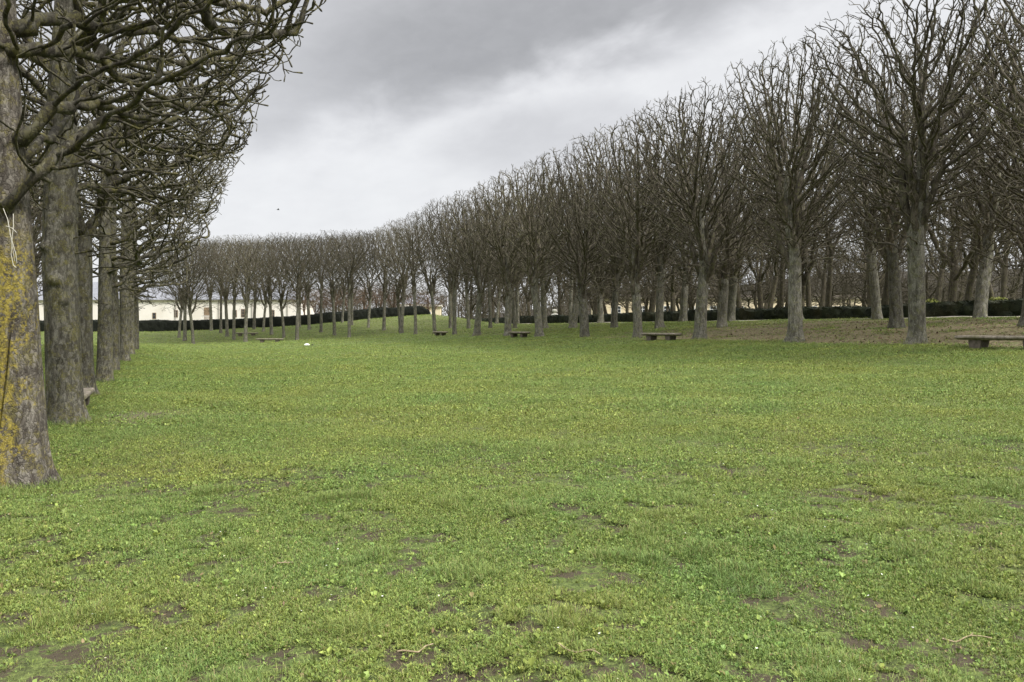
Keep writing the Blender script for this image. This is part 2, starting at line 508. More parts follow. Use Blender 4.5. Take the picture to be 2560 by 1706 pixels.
    # daisies and dry leaves strewn over the lawn
    def scatter(name, label, cat, n, size, cols, dmax, flat, xlim=(-0.72, 0.72), lift=0.02):
        d = np.sqrt(rng.uniform(3 ** 2, dmax ** 2, n))
        d = np.where(rng.uniform(0, 1, n) < 0.4, rng.uniform(3, dmax, n), d)
        X = rng.uniform(xlim[0], xlim[1], n) * d
        x = C24 * X + S24 * d
        y = -S24 * X + C24 * d
        k = (fbm(x * 0.4, y * 0.4, 53) > 0.47) & (x < 34)
        x, y, d = x[k], y[k], d[k]
        n = len(x)
        z = height(x, y) + lift
        r = size * (0.7 + 0.6 * rng.uniform(0, 1, n)) * np.clip(d / 22, 1, 2.2)
        a = rng.uniform(0, 6.283, n)
        vs = []
        tx, ty = rng.normal(0, flat, n), rng.normal(0, flat, n)
        for kk in range(6):
            ang = a + kk * math.pi / 3
            rr = r * (1 if flat < 0.3 else (1.3 if kk % 3 == 0 else 0.6))
            ox, oy = np.cos(ang) * rr, np.sin(ang) * rr
            vs.append(np.stack([x + ox, y + oy, z + ox * tx + oy * ty], 1))
        v = np.stack(vs, 1).reshape(-1, 3)
        me = np_mesh(name, v, np.arange(n * 6), np.arange(n) * 6, np.full(n, 6), False)
        c = np.array(cols)[rng.integers(0, len(cols), n)] * rng.uniform(0.8, 1.15, (n, 1))
        at = me.attributes.new("tint", "FLOAT_COLOR", "POINT")
        cc = np.repeat(np.concatenate([c, np.ones((n, 1))], 1), 6, axis=0)
        at.data.foreach_set("color", cc.astype(np.float32).ravel())
        tag(mesh_obj(name, me, M["leaf"]), label, cat, kind="stuff")

    scatter("daisies", "tiny white daisies dotted over the lawn", "flowers", 2000, 0.0055, [(0.8, 0.8, 0.74), (0.75, 0.72, 0.5)], 34, 0.2, lift=0.035)
    scatter("fallen_leaves", "dry brown leaf scraps lying in the grass", "leaves", 1500, 0.012, [(0.22, 0.15, 0.08), (0.3, 0.22, 0.12), (0.12, 0.085, 0.05)], 16, 0.45)

    # leaf litter on the bank under the right-hand trees
    n = 26000
    x = rng.uniform(22.5, 35, n)
    y = rng.uniform(6, 75, n)
    k = rng.uniform(0, 1, n) < (0.15 + 0.85 * smooth(42, 24, y)) * (0.3 + fbm(x * 0.5, y * 0.5, 61))
    x, y = x[k], y[k]
    n = len(x)
    z = height(x, y) + 0.012
    a = rng.uniform(0, 6.283, n)
    r = rng.uniform(0.025, 0.06, n)
    tx, ty = rng.normal(0, 0.5, n), rng.normal(0, 0.5, n)
    vs = []
    for kk in range(4):
        ang = a + kk * math.pi / 2
        rr = r * (1.3 if kk % 2 == 0 else 0.7)
        ox, oy = np.cos(ang) * rr, np.sin(ang) * rr
        vs.append(np.stack([x + ox, y + oy, z + np.abs(ox * tx + oy * ty)], 1))
    v = np.stack(vs, 1).reshape(-1, 3)
    me = quad_mesh("leaf_litter", v, np.arange(n * 4).reshape(-1, 4), False)
    cols = np.array([(0.15, 0.105, 0.06), (0.24, 0.17, 0.1), (0.09, 0.065, 0.04), (0.11, 0.13, 0.045)])
    c = cols[rng.integers(0, 4, n)]
    at = me.attributes.new("tint", "FLOAT_COLOR", "POINT")
    at.data.foreach_set("color", np.repeat(np.concatenate([c, np.ones((n, 1))], 1), 4, axis=0).astype(np.float32).ravel())
    tag(mesh_obj("leaf_litter", me, M["leaf"]), "brown dead leaves covering the bank under the trees", "leaves", kind="stuff")


build_lawn()


# ------------------------------------------------------------------ trees: branches grown into a pruned envelope
def grow(seed_nodes, seed_parent, attr, step, infl, kill, trop, jit, rng, max_nodes=9000, iters=260):
    pos = [np.array(p, float) for p in seed_nodes]
    par = list(seed_parent)
    attr = np.array(attr)
    P = np.array(pos)
    D = np.linalg.norm(attr[:, None, :] - P[None], axis=2)
    near = D.argmin(1)
    dist = D.min(1)
    alive = dist > kill
    lastdirs = {}
    for it in range(iters):
        idx = np.where(alive & (dist < infl))[0]
        if len(idx) == 0 or len(pos) > max_nodes:
            break
        nn = near[idx]
        Parr = np.array(pos)
        dirs = attr[idx] - Parr[nn]
        dirs /= np.linalg.norm(dirs, axis=1)[:, None] + 1e-9
        uniq, inv = np.unique(nn, return_inverse=True)
        acc = np.zeros((len(uniq), 3))
        np.add.at(acc, inv, dirs)
        acc /= np.linalg.norm(acc, axis=1)[:, None] + 1e-9
        acc = acc + np.array(trop) + rng.normal(0, jit, acc.shape)
        acc /= np.linalg.norm(acc, axis=1)[:, None] + 1e-9
        new = []
        for u, a in zip(uniq, acc):
            ld = lastdirs.get(u)
            if ld is not None and any(np.dot(a, q) > 0.9 for q in ld):
                # stuck between two targets: turn towards one of them
                c = dirs[inv == np.searchsorted(uniq, u)]
                a = c[rng.integers(len(c))] + rng.normal(0, 0.1, 3)
                a /= np.linalg.norm(a)
                if any(np.dot(a, q) > 0.93 for q in ld) or len(ld) > 3:
                    dead = idx[inv == np.searchsorted(uniq, u)]
                    alive[dead[rng.uniform(0, 1, len(dead)) < 0.5]] = False
                    continue
            lastdirs.setdefault(u, []).append(a)
            new.append((Parr[u] + a * step, u))
        if not new:
            continue
        b = len(pos)
        NP = np.array([q[0] for q in new])
        for p, u in new:
            pos.append(p)
            par.append(int(u))
        ai = np.where(alive)[0]
        Dn = np.linalg.norm(attr[ai][:, None, :] - NP[None], axis=2)
        m = Dn.min(1)
        am = Dn.argmin(1)
        better = m < dist[ai]
        dist[ai[better]] = m[better]
        near[ai[better]] = am[better] + b
        alive[ai[m < kill]] = False
    return pos, par


def add_twigs(pos, par, rng, n_tip, length, spread, up, side_prob, side_len, segs=2):
    nch = [0] * len(pos)
    for i, p in enumerate(par):
        if p >= 0:
            nch[p] += 1
    n0 = len(pos)
    for i in range(1, n0):
        if par[i] < 0:
            continue
        d = pos[i] - pos[par[i]]
        d = d / (np.linalg.norm(d) + 1e-9)
        cnt, ln = 0, 0
        if nch[i] == 0:
            cnt, ln = int(rng.integers(n_tip[0], n_tip[1] + 1)), length
        elif side_prob and rng.uniform() < side_prob and pos[i][2] > 2.6:
            cnt, ln = int(rng.integers(1, 3)), side_len
        for _ in range(cnt):
            a = d * (0.8 if nch[i] == 0 else 0.3) + rng.normal(0, spread, 3) + np.array([0, 0, up])
            a /= np.linalg.norm(a) + 1e-9
            L = ln * rng.uniform(0.45, 1.2)
            prev, p = i, pos[i]
            for s in range(segs):
                a = a + rng.normal(0, 0.2, 3) + np.array([0, 0, up * 0.3])
                a /= np.linalg.norm(a) + 1e-9
                p = p + a * L / segs
                pos.append(p)
                par.append(prev)
                prev = len(pos) - 1


def radii(pos, par, tip, expo, n_seed_r=None, rmax=9):
    n = len(pos)
    acc = np.zeros(n)
    r = np.zeros(n)
    for i in range(n - 1, -1, -1):
        r[i] = max(acc[i], tip ** expo) ** (1 / expo)
        if n_seed_r is not None and i < len(n_seed_r) and n_seed_r[i] > 0:
            r[i] = max(r[i] * 0.0 + n_seed_r[i], 0)
        r[i] = min(r[i], rmax)
        if par[i] >= 0:
            acc[par[i]] += r[i] ** expo
    return r


def tubes(pos, par, r, start=1, ksteps=((0.12, 10), (0.05, 7), (0.02, 5), (0.0, 3)), bud=1.0):
    """Verts and quads of tapering tubes for every node from START on."""
    n = len(pos)
    P = np.array(pos)
    ch = [[] for _ in range(n)]
    for i in range(n):
        if par[i] >= 0:
            ch[par[i]].append(i)
    main = [-1] * n
    for i in range(n):
        if ch[i]:
            main[i] = max(ch[i], key=lambda c: r[c])
    dirn = np.zeros((n, 3))
    for i in range(n):
        if par[i] >= 0:
            d = P[i] - P[par[i]]
            d = d / (np.linalg.norm(d) + 1e-9)
            if main[i] >= 0:
                e = P[main[i]] - P[i]
                d = d + e / (np.linalg.norm(e) + 1e-9)
            dirn[i] = d / (np.linalg.norm(d) + 1e-9)
        else:
            dirn[i] = (0, 0, 1)
    V, Q = [], []
    nv = 0
    fx = [None] * n
    ring = [None] * n
    kk = [0] * n

    def frame(d, ref):
        u = ref - d * np.dot(d, ref)
        l = np.linalg.norm(u)
        if l < 1e-3:
            ref = np.array([0.3, 1, 0.2])
            u = ref - d * np.dot(d, ref)
            l = np.linalg.norm(u)
        return u / l

    cs = {k: (np.cos(np.arange(k) * 2 * np.pi / k), np.sin(np.arange(k) * 2 * np.pi / k)) for k in (3, 4, 5, 6, 7, 8, 10, 12)}

    def put(p, d, u, rr, k):
        nonlocal nv
        w = np.cross(d, u)
        c, s = cs[k]
        V.append(p + rr * (c[:, None] * u + s[:, None] * w))
        nv += k
        return nv - k

    for i in range(n):
        if par[i] < 0:
            fx[i] = np.array([1.0, 0, 0])
            continue
        p = par[i]
        seg = P[i] - P[p]
        seg = seg / (np.linalg.norm(seg) + 1e-9)
        fx[i] = frame(dirn[i], fx[p])
        if i < start:
            continue
        if main[p] == i and ring[p] is not None:
            k = kk[p]
            r0 = ring[p]
        else:
            k = next(kv for lim, kv in ksteps if r[i] >= lim)
            r0 = put(P[p], seg, frame(seg, fx[p]), min(r[i] * 1.15, r[p]), k)
        kk[i] = k
        rr = r[i]
        if main[i] < 0:
            rr = r[i] * bud
        ring[i] = put(P[i], dirn[i], fx[i], rr, k)
        a = np.arange(k)
        b = (a + 1) % k
        Q.append(np.stack([r0 + a, r0 + b, ring[i] + b, ring[i] + a], 1))
        if main[i] < 0:     # close the tip
            V.append((P[i] + dirn[i] * rr * 1.6)[None])
            nv += 1
            Q.append(np.stack([ring[i] + a, ring[i] + b, np.full(k, nv - 1), np.full(k, nv - 1)], 1))
    V = np.concatenate(V)
    Q = np.concatenate(Q)
    tri = Q[:, 2] == Q[:, 3]
    loops, starts, totals = [], [], []
    q4 = Q[~tri]
    q3 = Q[tri][:, :3]
    loops = np.concatenate([q4.ravel(), q3.ravel()])
    totals = np.concatenate([np.full(len(q4), 4), np.full(len(q3), 3)])
    starts = np.concatenate([[0], np.cumsum(totals)[:-1]])
    return V, loops, starts, totals


def trunk_mesh(name, path, rs, sides, rng, flare=0.5, lump=0.05, seam=None, roots=None, dz=0.1, cap=True, knots=()):
    """A bole: PATH (n,3) centres, RS radii; flared roots at the foot, swellings, optional seam."""
    path = np.array(path, float)
    rs = np.array(rs, float)
    zz = np.arange(-0.25, path[-1, 2] + 1e-6, dz)
    cx = np.interp(zz, path[:, 2], path[:, 0])
    cy = np.interp(zz, path[:, 2], path[:, 1])
    rr = np.interp(zz, path[:, 2], rs)
    th = np.arange(sides) * 2 * np.pi / sides
    ph = rng.uniform(0, 6.28, 8)
    if roots is None:
        roots = [(rng.uniform(0, 6.28), rng.uniform(0.5, 1)) for _ in range(5)]
    rows = []
    for z, x, y, r in zip(zz, cx, cy, rr):
        f = math.exp(-max(z, 0) / 0.22)
        rad_ = np.full(sides, r) * (1 + 0.12 * f)
        for a, w in roots:
            da = (th - a + np.pi) % (2 * np.pi) - np.pi
            rad_ += r * flare * w * f * np.exp(-(da / 0.34) ** 2)
        rad_ *= 1 + lump * np.sin(2 * th + ph[0] + 0.9 * z) + lump * 0.7 * np.sin(3 * th + ph[1] - 0.6 * z) + lump * 0.5 * np.sin(5 * th + ph[2] + 2.1 * z) * np.sin(1.7 * z + ph[3])
        if sides > 24:
            rad_ *= 1 + 0.018 * np.sin(9 * th + ph[4] + 1.1 * np.sin(2.3 * z)) + 0.012 * np.sin(17 * th + ph[5] + 2 * np.sin(1.6 * z + ph[6]))
        for ka, kz, amp, kw in knots:
            da = (th - ka + np.pi) % (2 * np.pi) - np.pi
            dist = np.hypot(da * r, z - kz)
            rad_ += amp * np.exp(-(dist / kw) ** 2) - 0.35 * amp * np.exp(-(np.hypot(da * r, z - kz + kw * 1.2) / (kw * 0.8)) ** 2)
        if seam is not None:
            da = (th - seam(z) + np.pi) % (2 * np.pi) - np.pi
            k = float(smooth(1.95, 1.6, z))
            rad_ -= k * 0.06 * np.exp(-(da / 0.045) ** 2)
            rad_ += k * 0.02 * np.exp(-((da - 0.13) / 0.08) ** 2)
        rows.append(np.stack([x + rad_ * np.cos(th), y + rad_ * np.sin(th), np.full(sides, z)], 1))
    if cap:
        last = rows[-1]
        c = last.mean(0)
        for dzc, k in ((0.09, 0.86), (0.17, 0.6), (0.21, 0.2), (0.215, 0.01)):
            rows.append(c + (last - c) * np.array([k, k, 1]) + np.array([0, 0, dzc * rr[-1] / 0.2]))
        zz = np.arange(len(rows))
    V = np.concatenate(rows)
    nr = len(zz)
    i, j = np.meshgrid(np.arange(sides), np.arange(nr - 1))
    a = (j * sides + i).ravel()
    b = (j * sides + (i + 1) % sides).ravel()
    q = np.stack([a, b, b + sides, a + sides], 1)
    return quad_mesh(name, V, q)


def finish_tree(kind, trunk_me, pos, par, r, start, twig_mat, trunk_mat, ksteps, bud=1.0, smoothing=1, rng=None, jit=0.0):
    P = np.array(pos)
    if smoothing:
        n = len(P)
        nch = np.zeros(n)
        acc = np.zeros((n, 3))
        for i in range(n):
            if par[i] >= 0:
                acc[par[i]] += P[i]
                nch[par[i]] += 1
        pa = np.array([max(p, 0) for p in par])
        ok = (nch == 1) & (np.array(par) >= 0) & (np.arange(n) >= start)
        S = (P[pa] + acc / np.maximum(nch, 1)[:, None]) / 2
        P = np.where(ok[:, None], 0.5 * P + 0.5 * S, P)
    if jit:
        j = rng.normal(0, jit, P.shape)
        j[:start] = 0
        P = P + j
    if rng is not None:
        nch2 = np.bincount(np.array([p for p in par if p >= 0]), minlength=len(P))
        knob = np.where((nch2 >= 2) & (r < 0.12), 1.3, 1.0) * rng.uniform(0.86, 1.14, len(P))
        knob[:start] = 1
        r = r * knob
    V, L, S_, T = tubes(list(P), par, r, start, ksteps, bud)
    cm = np_mesh("crown", V, L, S_, T)
    cm.materials.append(twig_mat)
    trunk_me.materials.append(trunk_mat)
    return trunk_me, cm


KS = ((0.12, 8), (0.05, 6), (0.022, 5), (0.0, 3))
KS_NEAR = ((0.12, 12), (0.05, 8), (0.022, 6), (0.0, 4))


def clipped_variant(seed, fork, H=11.8, lead=2.5, tip=0.009, n=5600, girth=0.285):
    """A pleached row tree: straight bole, steep limbs fanning up, sheared flat on top and on the sides."""
    rng = np.random.default_rng(seed)
    lean = rng.normal(0, 0.2, 2)
    zs = np.arange(0, fork + 0.01, 0.25)
    pos = [np.array([lean[0] * (z / fork) ** 1.5, lean[1] * (z / fork) ** 1.5, z]) for z in zs]
    par = [-1] + list(range(len(zs) - 1))
    top = len(pos) - 1
    rb = girth + rng.normal(0, 0.015)
    rs = [float(np.interp(z, [0, 0.6, fork], [rb, rb * 0.93, rb * 0.84])) for z in zs]
    nlead = int(lead / 0.25)
    p = pos[top]
    w = rng.normal(0, 0.07, 2)
    for k in range(nlead):          # the bole carries on as a leader
        w = w * 0.8 + rng.normal(0, 0.06, 2)
        d = np.array([w[0], w[1], 1])
        p = p + d / np.linalg.norm(d) * 0.25
        pos.append(p)
        par.append(len(pos) - 2)
        rs.append(rb * (0.8 - 0.42 * (k + 1) / nlead))
    nt = len(pos)
    nl = int(rng.integers(8, 11))
    a0 = rng.uniform(0, 6.28)
    for k in range(nl):
        a = a0 + k * 2.399 + rng.normal(0, 0.25)
        tilt = rng.uniform(0.3, 0.65) if k % 3 == 0 else rng.uniform(0.15, 0.42)
        st = int(np.clip(top - 3 + k * (nlead * 0.7 + 3) / nl, 4, nt - 2))
        prev, p = st, pos[st]
        m = int(rng.uniform(1.3, 2.8) / 0.25)
        rl = min(rs[st] * 0.62, rng.uniform(0.09, 0.15))
        for q in range(m):
            tilt *= 0.9
            d = np.array([math.sin(tilt) * math.cos(a), math.sin(tilt) * math.sin(a), math.cos(tilt)]) + rng.normal(0, 0.1, 3)
            p = p + d / np.linalg.norm(d) * 0.25
            pos.append(p)
            par.append(prev)
            rs.append(rl * (1 - 0.5 * (q + 1) / m))
            prev = len(pos) - 1
    ns = len(pos)
    wx = rng.uniform(2.35, 2.9)
    A = []
    while len(A) < n:
        q = rng.uniform((-3.0, -3.3, fork + 0.2), (3.0, 3.3, H), (n * 2, 3))
        t = np.clip((q[:, 2] - fork + 0.2) / 3.9, 0, 1)
        rx = 0.5 + (wx - 0.35) * t ** 0.8
        ry = 0.55 + wx * t ** 0.7
        e = (np.abs(q[:, 0]) / rx) ** 3 + (np.abs(q[:, 1]) / ry) ** 5
        topz = H - 0.45 * (np.abs(q[:, 0]) / 2.6) ** 4 - 0.25 * (np.abs(q[:, 1]) / 3) ** 4 + rng.normal(0, 0.03, len(q))
        ok = (e < 1) & (q[:, 2] < topz)
        ok &= rng.uniform(0, 1, len(q)) < 0.5 + 0.5 * smooth(0.3, 1.0, np.maximum(e, smooth(H - 2.2, H - 0.3, q[:, 2])))
        A += list(q[ok])
    A = A[:n]
    for _ in range(60):            # stray side shoots low down
        a = rng.uniform(0, 6.283)
        rr = rng.uniform(0.6, 2.9)
        A.append(np.array([rr * math.cos(a), rr * math.sin(a), rng.uniform(fork - 1.1, fork + 1.6)]))
    pos, par = grow(pos, par, A, 0.22, 3.0, 0.34, (0, 0, 0.64), 0.13, rng, 15000)
    add_twigs(pos, par, rng, (2, 4), 0.3, 0.4, 0.3, 0.09, 0.38)
    keep, remap, np_, npar = [], {}, [], []      # shear the top flat
    for i, p in enumerate(pos):
        if i < ns or (p[2] < H + 0.04 + 0.06 * math.sin(7 * p[0] + 5 * p[1]) and par[i] in remap):
            remap[i] = len(np_)
            np_.append(p)
            npar.append(remap[par[i]] if par[i] >= 0 else -1)
    pos, par = np_, npar
    r = radii(pos, par, tip, 2.3)
    for i in range(ns):
        r[i] = rs[i] if i < nt else max(rs[i], min(r[i], rs[i] * 1.3))
    for i in range(ns, len(pos)):
        r[i] = min(r[i], r[par[i]] * (0.8 if par[i] < nt else 0.97))
    tm = trunk_mesh("trunk", np.array(pos[:nt]), rs[:nt], 20, rng, 0.42, 0.05)
    return finish_tree("clipped", tm, pos, par, r, nt, M["twig"], M["trunk"], KS, 1.15, 1, rng, 0.022)


def wood_variant(seed, H, fork):
    rng = np.random.default_rng(seed)
    lean = rng.normal(0, 0.35, 2)
    zs = np.arange(0, fork + 0.01, 0.3)
    pos = [np.array([lean[0] * (z / fork) ** 1.6, lean[1] * (z / fork) ** 1.6, z]) for z in zs]
    par = [-1] + list(range(len(zs) - 1))
    nt = len(pos)
    top = nt - 1
    nl = int(rng.integers(3, 6))
    a0 = rng.uniform(0, 6.28)
    br = rng.uniform(0.2, 0.3)
    rs = [br * (1 - 0.25 * i / nt) for i in range(nt)]
    for k in range(nl):
        a = a0 + k * 6.283 / nl + rng.normal(0, 0.4)
        tilt = rng.uniform(0.3, 0.8) if k else 0.15
        prev, p = (top if k < 3 else top - 3), pos[top if k < 3 else top - 3]
        m = int(rng.integers(7, 13))
        for s in range(m):
            tilt *= 0.95
            d = np.array([math.sin(tilt) * math.cos(a), math.sin(tilt) * math.sin(a), math.cos(tilt)]) + rng.normal(0, 0.14, 3)
            p = p + d / np.linalg.norm(d) * 0.3
            pos.append(p)
            par.append(prev)
            rs.append(br * (0.6 if k == 0 else 0.48) * (1 - 0.55 * (s + 1) / m))
            prev = len(pos) - 1
    ns = len(pos)
    n = 1900
    A = []
    W = 3.9
    while len(A) < n:
        q = rng.uniform((-W, -W, fork * 0.55), (W, W, H), (n * 2, 3))
        zc = (fork + H) / 2 + 0.5
        e = (np.hypot(q[:, 0], q[:, 1]) / W) ** 2 + ((q[:, 2] - zc) / (H - zc)) ** 2
        lump = 0.25 * np.sin(q[:, 0] * 2 + seed) * np.sin(q[:, 1] * 2.3) * np.sin(q[:, 2] * 1.7)
        A += list(q[e + lump < 1])
    A = A[:n]
    pos, par = grow(pos, par, A, 0.28, 4.0, 0.42, (0, 0, 0.12), 0.2, rng, 9000)
    add_twigs(pos, par, rng, (2, 3), 0.5, 0.4, 0.1, 0.08, 0.5)
    r = radii(pos, par, 0.01, 2.3)
    for i in range(ns):
        r[i] = rs[i] if i < nt else max(rs[i], min(r[i], rs[i] * 1.3))
    for i in range(ns, len(pos)):
        r[i] = min(r[i], r[par[i]] * (0.75 if par[i] < nt else 0.97))
    tm = trunk_mesh("trunk", np.array(pos[:nt]), r[:nt], 14, rng, 0.4, 0.07, dz=0.15)
    return finish_tree("wood", tm, pos, par, r, nt, M["wood"], M["wood"], KS, 1.0, 1, rng, 0.035)


FACE_Z = [2.4, 3.0, 3.6, 4.4, 5.6, 6.5, 8.0, 12.4]
FACE_X = [0.8, 1.6, 2.0, 2.5, 3.1, 3.7, 4.6, 4.9]


def lawn_edge_variant(seed, trunk_path, trunk_r, fork, limbs, n_attr, step, trunk_mat, sides=28, near=True, seam=None, roots=None, dz=0.1, zmax=12.3, tip=0.0105, knots=()):
    """A tree of the near row: crown pruned to a face over the lawn (+X), many crooked limbs. LIMBS: polylines with radius."""
    rng = np.random.default_rng(seed)
    tp = np.array(trunk_path, float)
    zs = np.arange(0, tp[-1, 2] + 1e-6, 0.25)
    pos = [np.array([np.interp(z, tp[:, 2], tp[:, 0]), np.interp(z, tp[:, 2], tp[:, 1]), z]) for z in zs]
    rs = list(np.interp(zs, tp[:, 2], trunk_r))
    par = [-1] + list(range(len(zs) - 1))
    nt = len(pos)
    for pts, r0, r1 in limbs:
        pts = [np.array(p, float) for p in pts]
        # start from the nearest bole node unless the limb hangs from a limb above
        dd = [np.linalg.norm(np.array(pos[i]) - pts[0]) for i in range(len(pos))]
        prev = int(np.argmin(dd))
        full = [np.array(pos[prev])] + pts
        seg = np.array([np.linalg.norm(full[i + 1] - full[i]) for i in range(len(full) - 1)])
        cum = np.concatenate([[0], np.cumsum(seg)])
        total = cum[-1]
        fa = np.array(full)
        m = max(2, int(total / step))
        for s in range(1, m + 1):
            t = total * s / m
            p = np.array([np.interp(t, cum, fa[:, c]) for c in range(3)]) + rng.normal(0, 0.026, 3)
            pos.append(p)
            par.append(prev)
            prev = len(pos) - 1
            rs.append(0.78 * (r0 + (r1 - r0) * (s / m) ** 0.7))
    ns = len(pos)
    A = []
    while len(A) < n_attr:
        q = rng.uniform((-4.9, -3.3, 3.0 if near else 2.3), (4.9, 3.3, zmax), (n_attr * 2, 3))
        fxr = np.interp(q[:, 2], FACE_Z, FACE_X)
        fxl = np.interp(q[:, 2], [3.4, 4.5, 6, 8, 12.4], [0.4, 1.3, 2.3, 3.2, 3.6])
        ey = np.interp(q[:, 2], [2.9, 4.2, 6, 12.4], [0.9, 2.4, 3.2, 3.2])
        ok = (q[:, 0] < fxr) & (q[:, 0] > -fxl) & (np.abs(q[:, 1]) < ey)
        pr = 0.3 + 0.7 * smooth(0.35, 0.95, np.where(q[:, 0] > 0, q[:, 0] / fxr, -0.5 * q[:, 0] / fxl))
        ok &= rng.uniform(0, 1, len(q)) < pr
        A += list(q[ok])
    A = np.array(A[:n_attr])
    pos, par = grow(pos, par, A, step, 3.5, 0.38 if near else 0.42, (0.13, 0, 0.2), 0.2, rng, 16000 if near else 8000, 330)
    add_twigs(pos, par, rng, (1, 3), 0.34, 0.34, 0.24, 0.1 if near else 0.06, 0.2, 2)
    r = radii(pos, par, tip, 2.35)
    r = np.minimum(r, 0.14)
    for i in range(ns):
        r[i] = max(rs[i], min(r[i], rs[i] * 1.5)) if i >= nt else rs[i]
    # children of seed limbs may not be thicker than what carries them
    for i in range(ns, len(pos)):
        r[i] = min(r[i], r[par[i]] * 0.94 if par[i] < ns else r[par[i]])
    tm = trunk_mesh("trunk", np.array(pos[:nt]), rs[:nt], sides, rng, 0.3, 0.035, seam, roots, dz, True, knots)
    return finish_tree("edge", tm, pos, par, r, nt, M["twig_near"], trunk_mat, KS_NEAR if near else KS, 1.6, 1, rng, 0.012 if near else 0.02)


def place_tree(name, pair, x, y, rz, sc, label, cat, group, mirror=False, zs=1.0):
    e = empty(name, (x, y, hz(x, y)), rz)
    e.scale = (-sc if mirror else sc, sc, zs)
    tag(e, label, cat, group)
    link(bpy.data.objects.new("trunk", pair[0]), e)
    link(bpy.data.objects.new("crown", pair[1]), e)
    return e


ORD = ["first", "second", "third", "fourth", "fifth", "sixth", "seventh", "eighth", "ninth", "tenth", "eleventh", "twelfth", "thirteenth", "fourteenth", "fifteenth",
       "sixteenth", "seventeenth", "eighteenth", "nineteenth", "twentieth"]
ORD += ["twenty-" + w for w in ORD[:9]] + ["thirtieth"] + ["thirty-" + w for w in ORD[:9]]
rnd = random.Random(5)

# --- right-hand rows on the bank: a regular grid
clipped = [clipped_variant(100 + i, f, 11.5, l) for i, (f, l) in enumerate(((3.9, 3.6), (3.3, 2.6), (2.9, 1.2), (3.5, 3.9), (3.2, 2.4), (2.7, 0.6), (3.4, 3.2), (4.2, 1.6), (3.0, 4.0)))]
slender = [clipped_variant(150 + i, f, 11.85, l, 0.0066, 4600, 0.2) for i, (f, l) in enumerate(((4.6, 2.0), (4.0, 1.0), (4.9, 3.0), (4.3, 2.6)))]
ROWS = ((23.4, "front", 1.0), (29.2, "middle", 0.97), (35.0, "back", 0.95))
for ri, (rx, word, sc) in enumerate(ROWS):
    ks = list(range(-1, 12)) if ri < 2 else list(range(0, 13))
    for n, k in enumerate(ks):
        x = rx + rnd.uniform(-0.15, 0.15)
        y = 18.4 + 5.83 * k + rnd.uniform(-0.2, 0.2)
        i = (k * 4 + ri * 2) % 9
        if ri == 0:
            i = {-1: 1, 0: 0, 1: 3, 2: 6, 3: 4, 4: 2, 5: 1}.get(k, i)
        place_tree("clipped_tree", slender[(k + ri) % 4] if k > 7 else clipped[i], x, y, (0 if rnd.random() < 0.5 else math.pi) + rnd.uniform(-0.12, 0.12), sc * rnd.uniform(0.97, 1.02),
                   f"{ORD[n]} bare clipped tree from the camera in the {word} row on the bank", "tree",
                   f"bare clipped trees of the {word} row on the bank", rnd.random() < 0.5)

# --- rows closing the far end of the lawn
FRONT = [(-35.8, 86.4), (-30.0, 86.4), (-24.1, 86.4), (-18.1, 86.4), (-12.6, 88.0)]
for ci, (X, d) in enumerate(FRONT):
    depth = 3 if ci == 0 else 5
    for j in range(depth):
        x, y = cam_to_world(X - 2.85 * j, d + 5.1 * j)
        x += rnd.uniform(-0.25, 0.25)
        y += rnd.uniform(-0.25, 0.25)
        i = (ci * 3 + j * 2 + 1) % 4
        lab = f"far-end clipped tree, {ORD[ci]} file from the left, " + ("standing nearest the lawn" if j == 0 else f"{ORD[j - 1]} behind the lawn-side tree")
        place_tree("clipped_tree", slender[i], x, y, -0.42 + math.pi / 2 + rnd.choice((0, math.pi)), rnd.uniform(0.97, 1.03), lab, "tree", "bare clipped trees closing the far end of the lawn", rnd.random() < 0.5)


# --- left-hand row, near the camera: built limb by limb
def W3(px, py, d):
    X = (px - 1176.5) / F * d
    x, y = cam_to_world(X, d)
    return np.array([x, y, EYE + (757 - py) / F * d])


def local(o, pts):
    return [W3(*p) - np.array([o[0], o[1], hz(o[0], o[1])]) for p in pts]


def rand_limbs(seed, n, z0, z1, R=3.0):
    rg = np.random.default_rng(seed)
    out = []
    for k in range(n):
        z = z0 + (z1 - z0) * k / max(n - 1, 1)
        a = rg.uniform(-1.25, 1.25) if k % 3 != 2 else rg.uniform(1.6, 4.7)
        L = rg.uniform(0.7, 1.0) * R
        pts = []
        rise = rg.uniform(0.1, 0.7)
        for s in (0.12, 0.35, 0.6, 0.85, 1.0):
            a += rg.normal(0, 0.14)
            pts.append((L * s * math.cos(a), L * s * math.sin(a), z + rise * L * s + (0.25 * math.sin(s * 5 + k))))
        out.append((pts, rg.uniform(0.07, 0.11), 0.035))
    return out


T1 = (-1.615, 10.08)
T2 = (-1.72, 15.95)
T3 = (-1.93, 22.2)
T4 = (-1.87, 28.1)
GL = "bare trees of the row along the lawn's near edge"

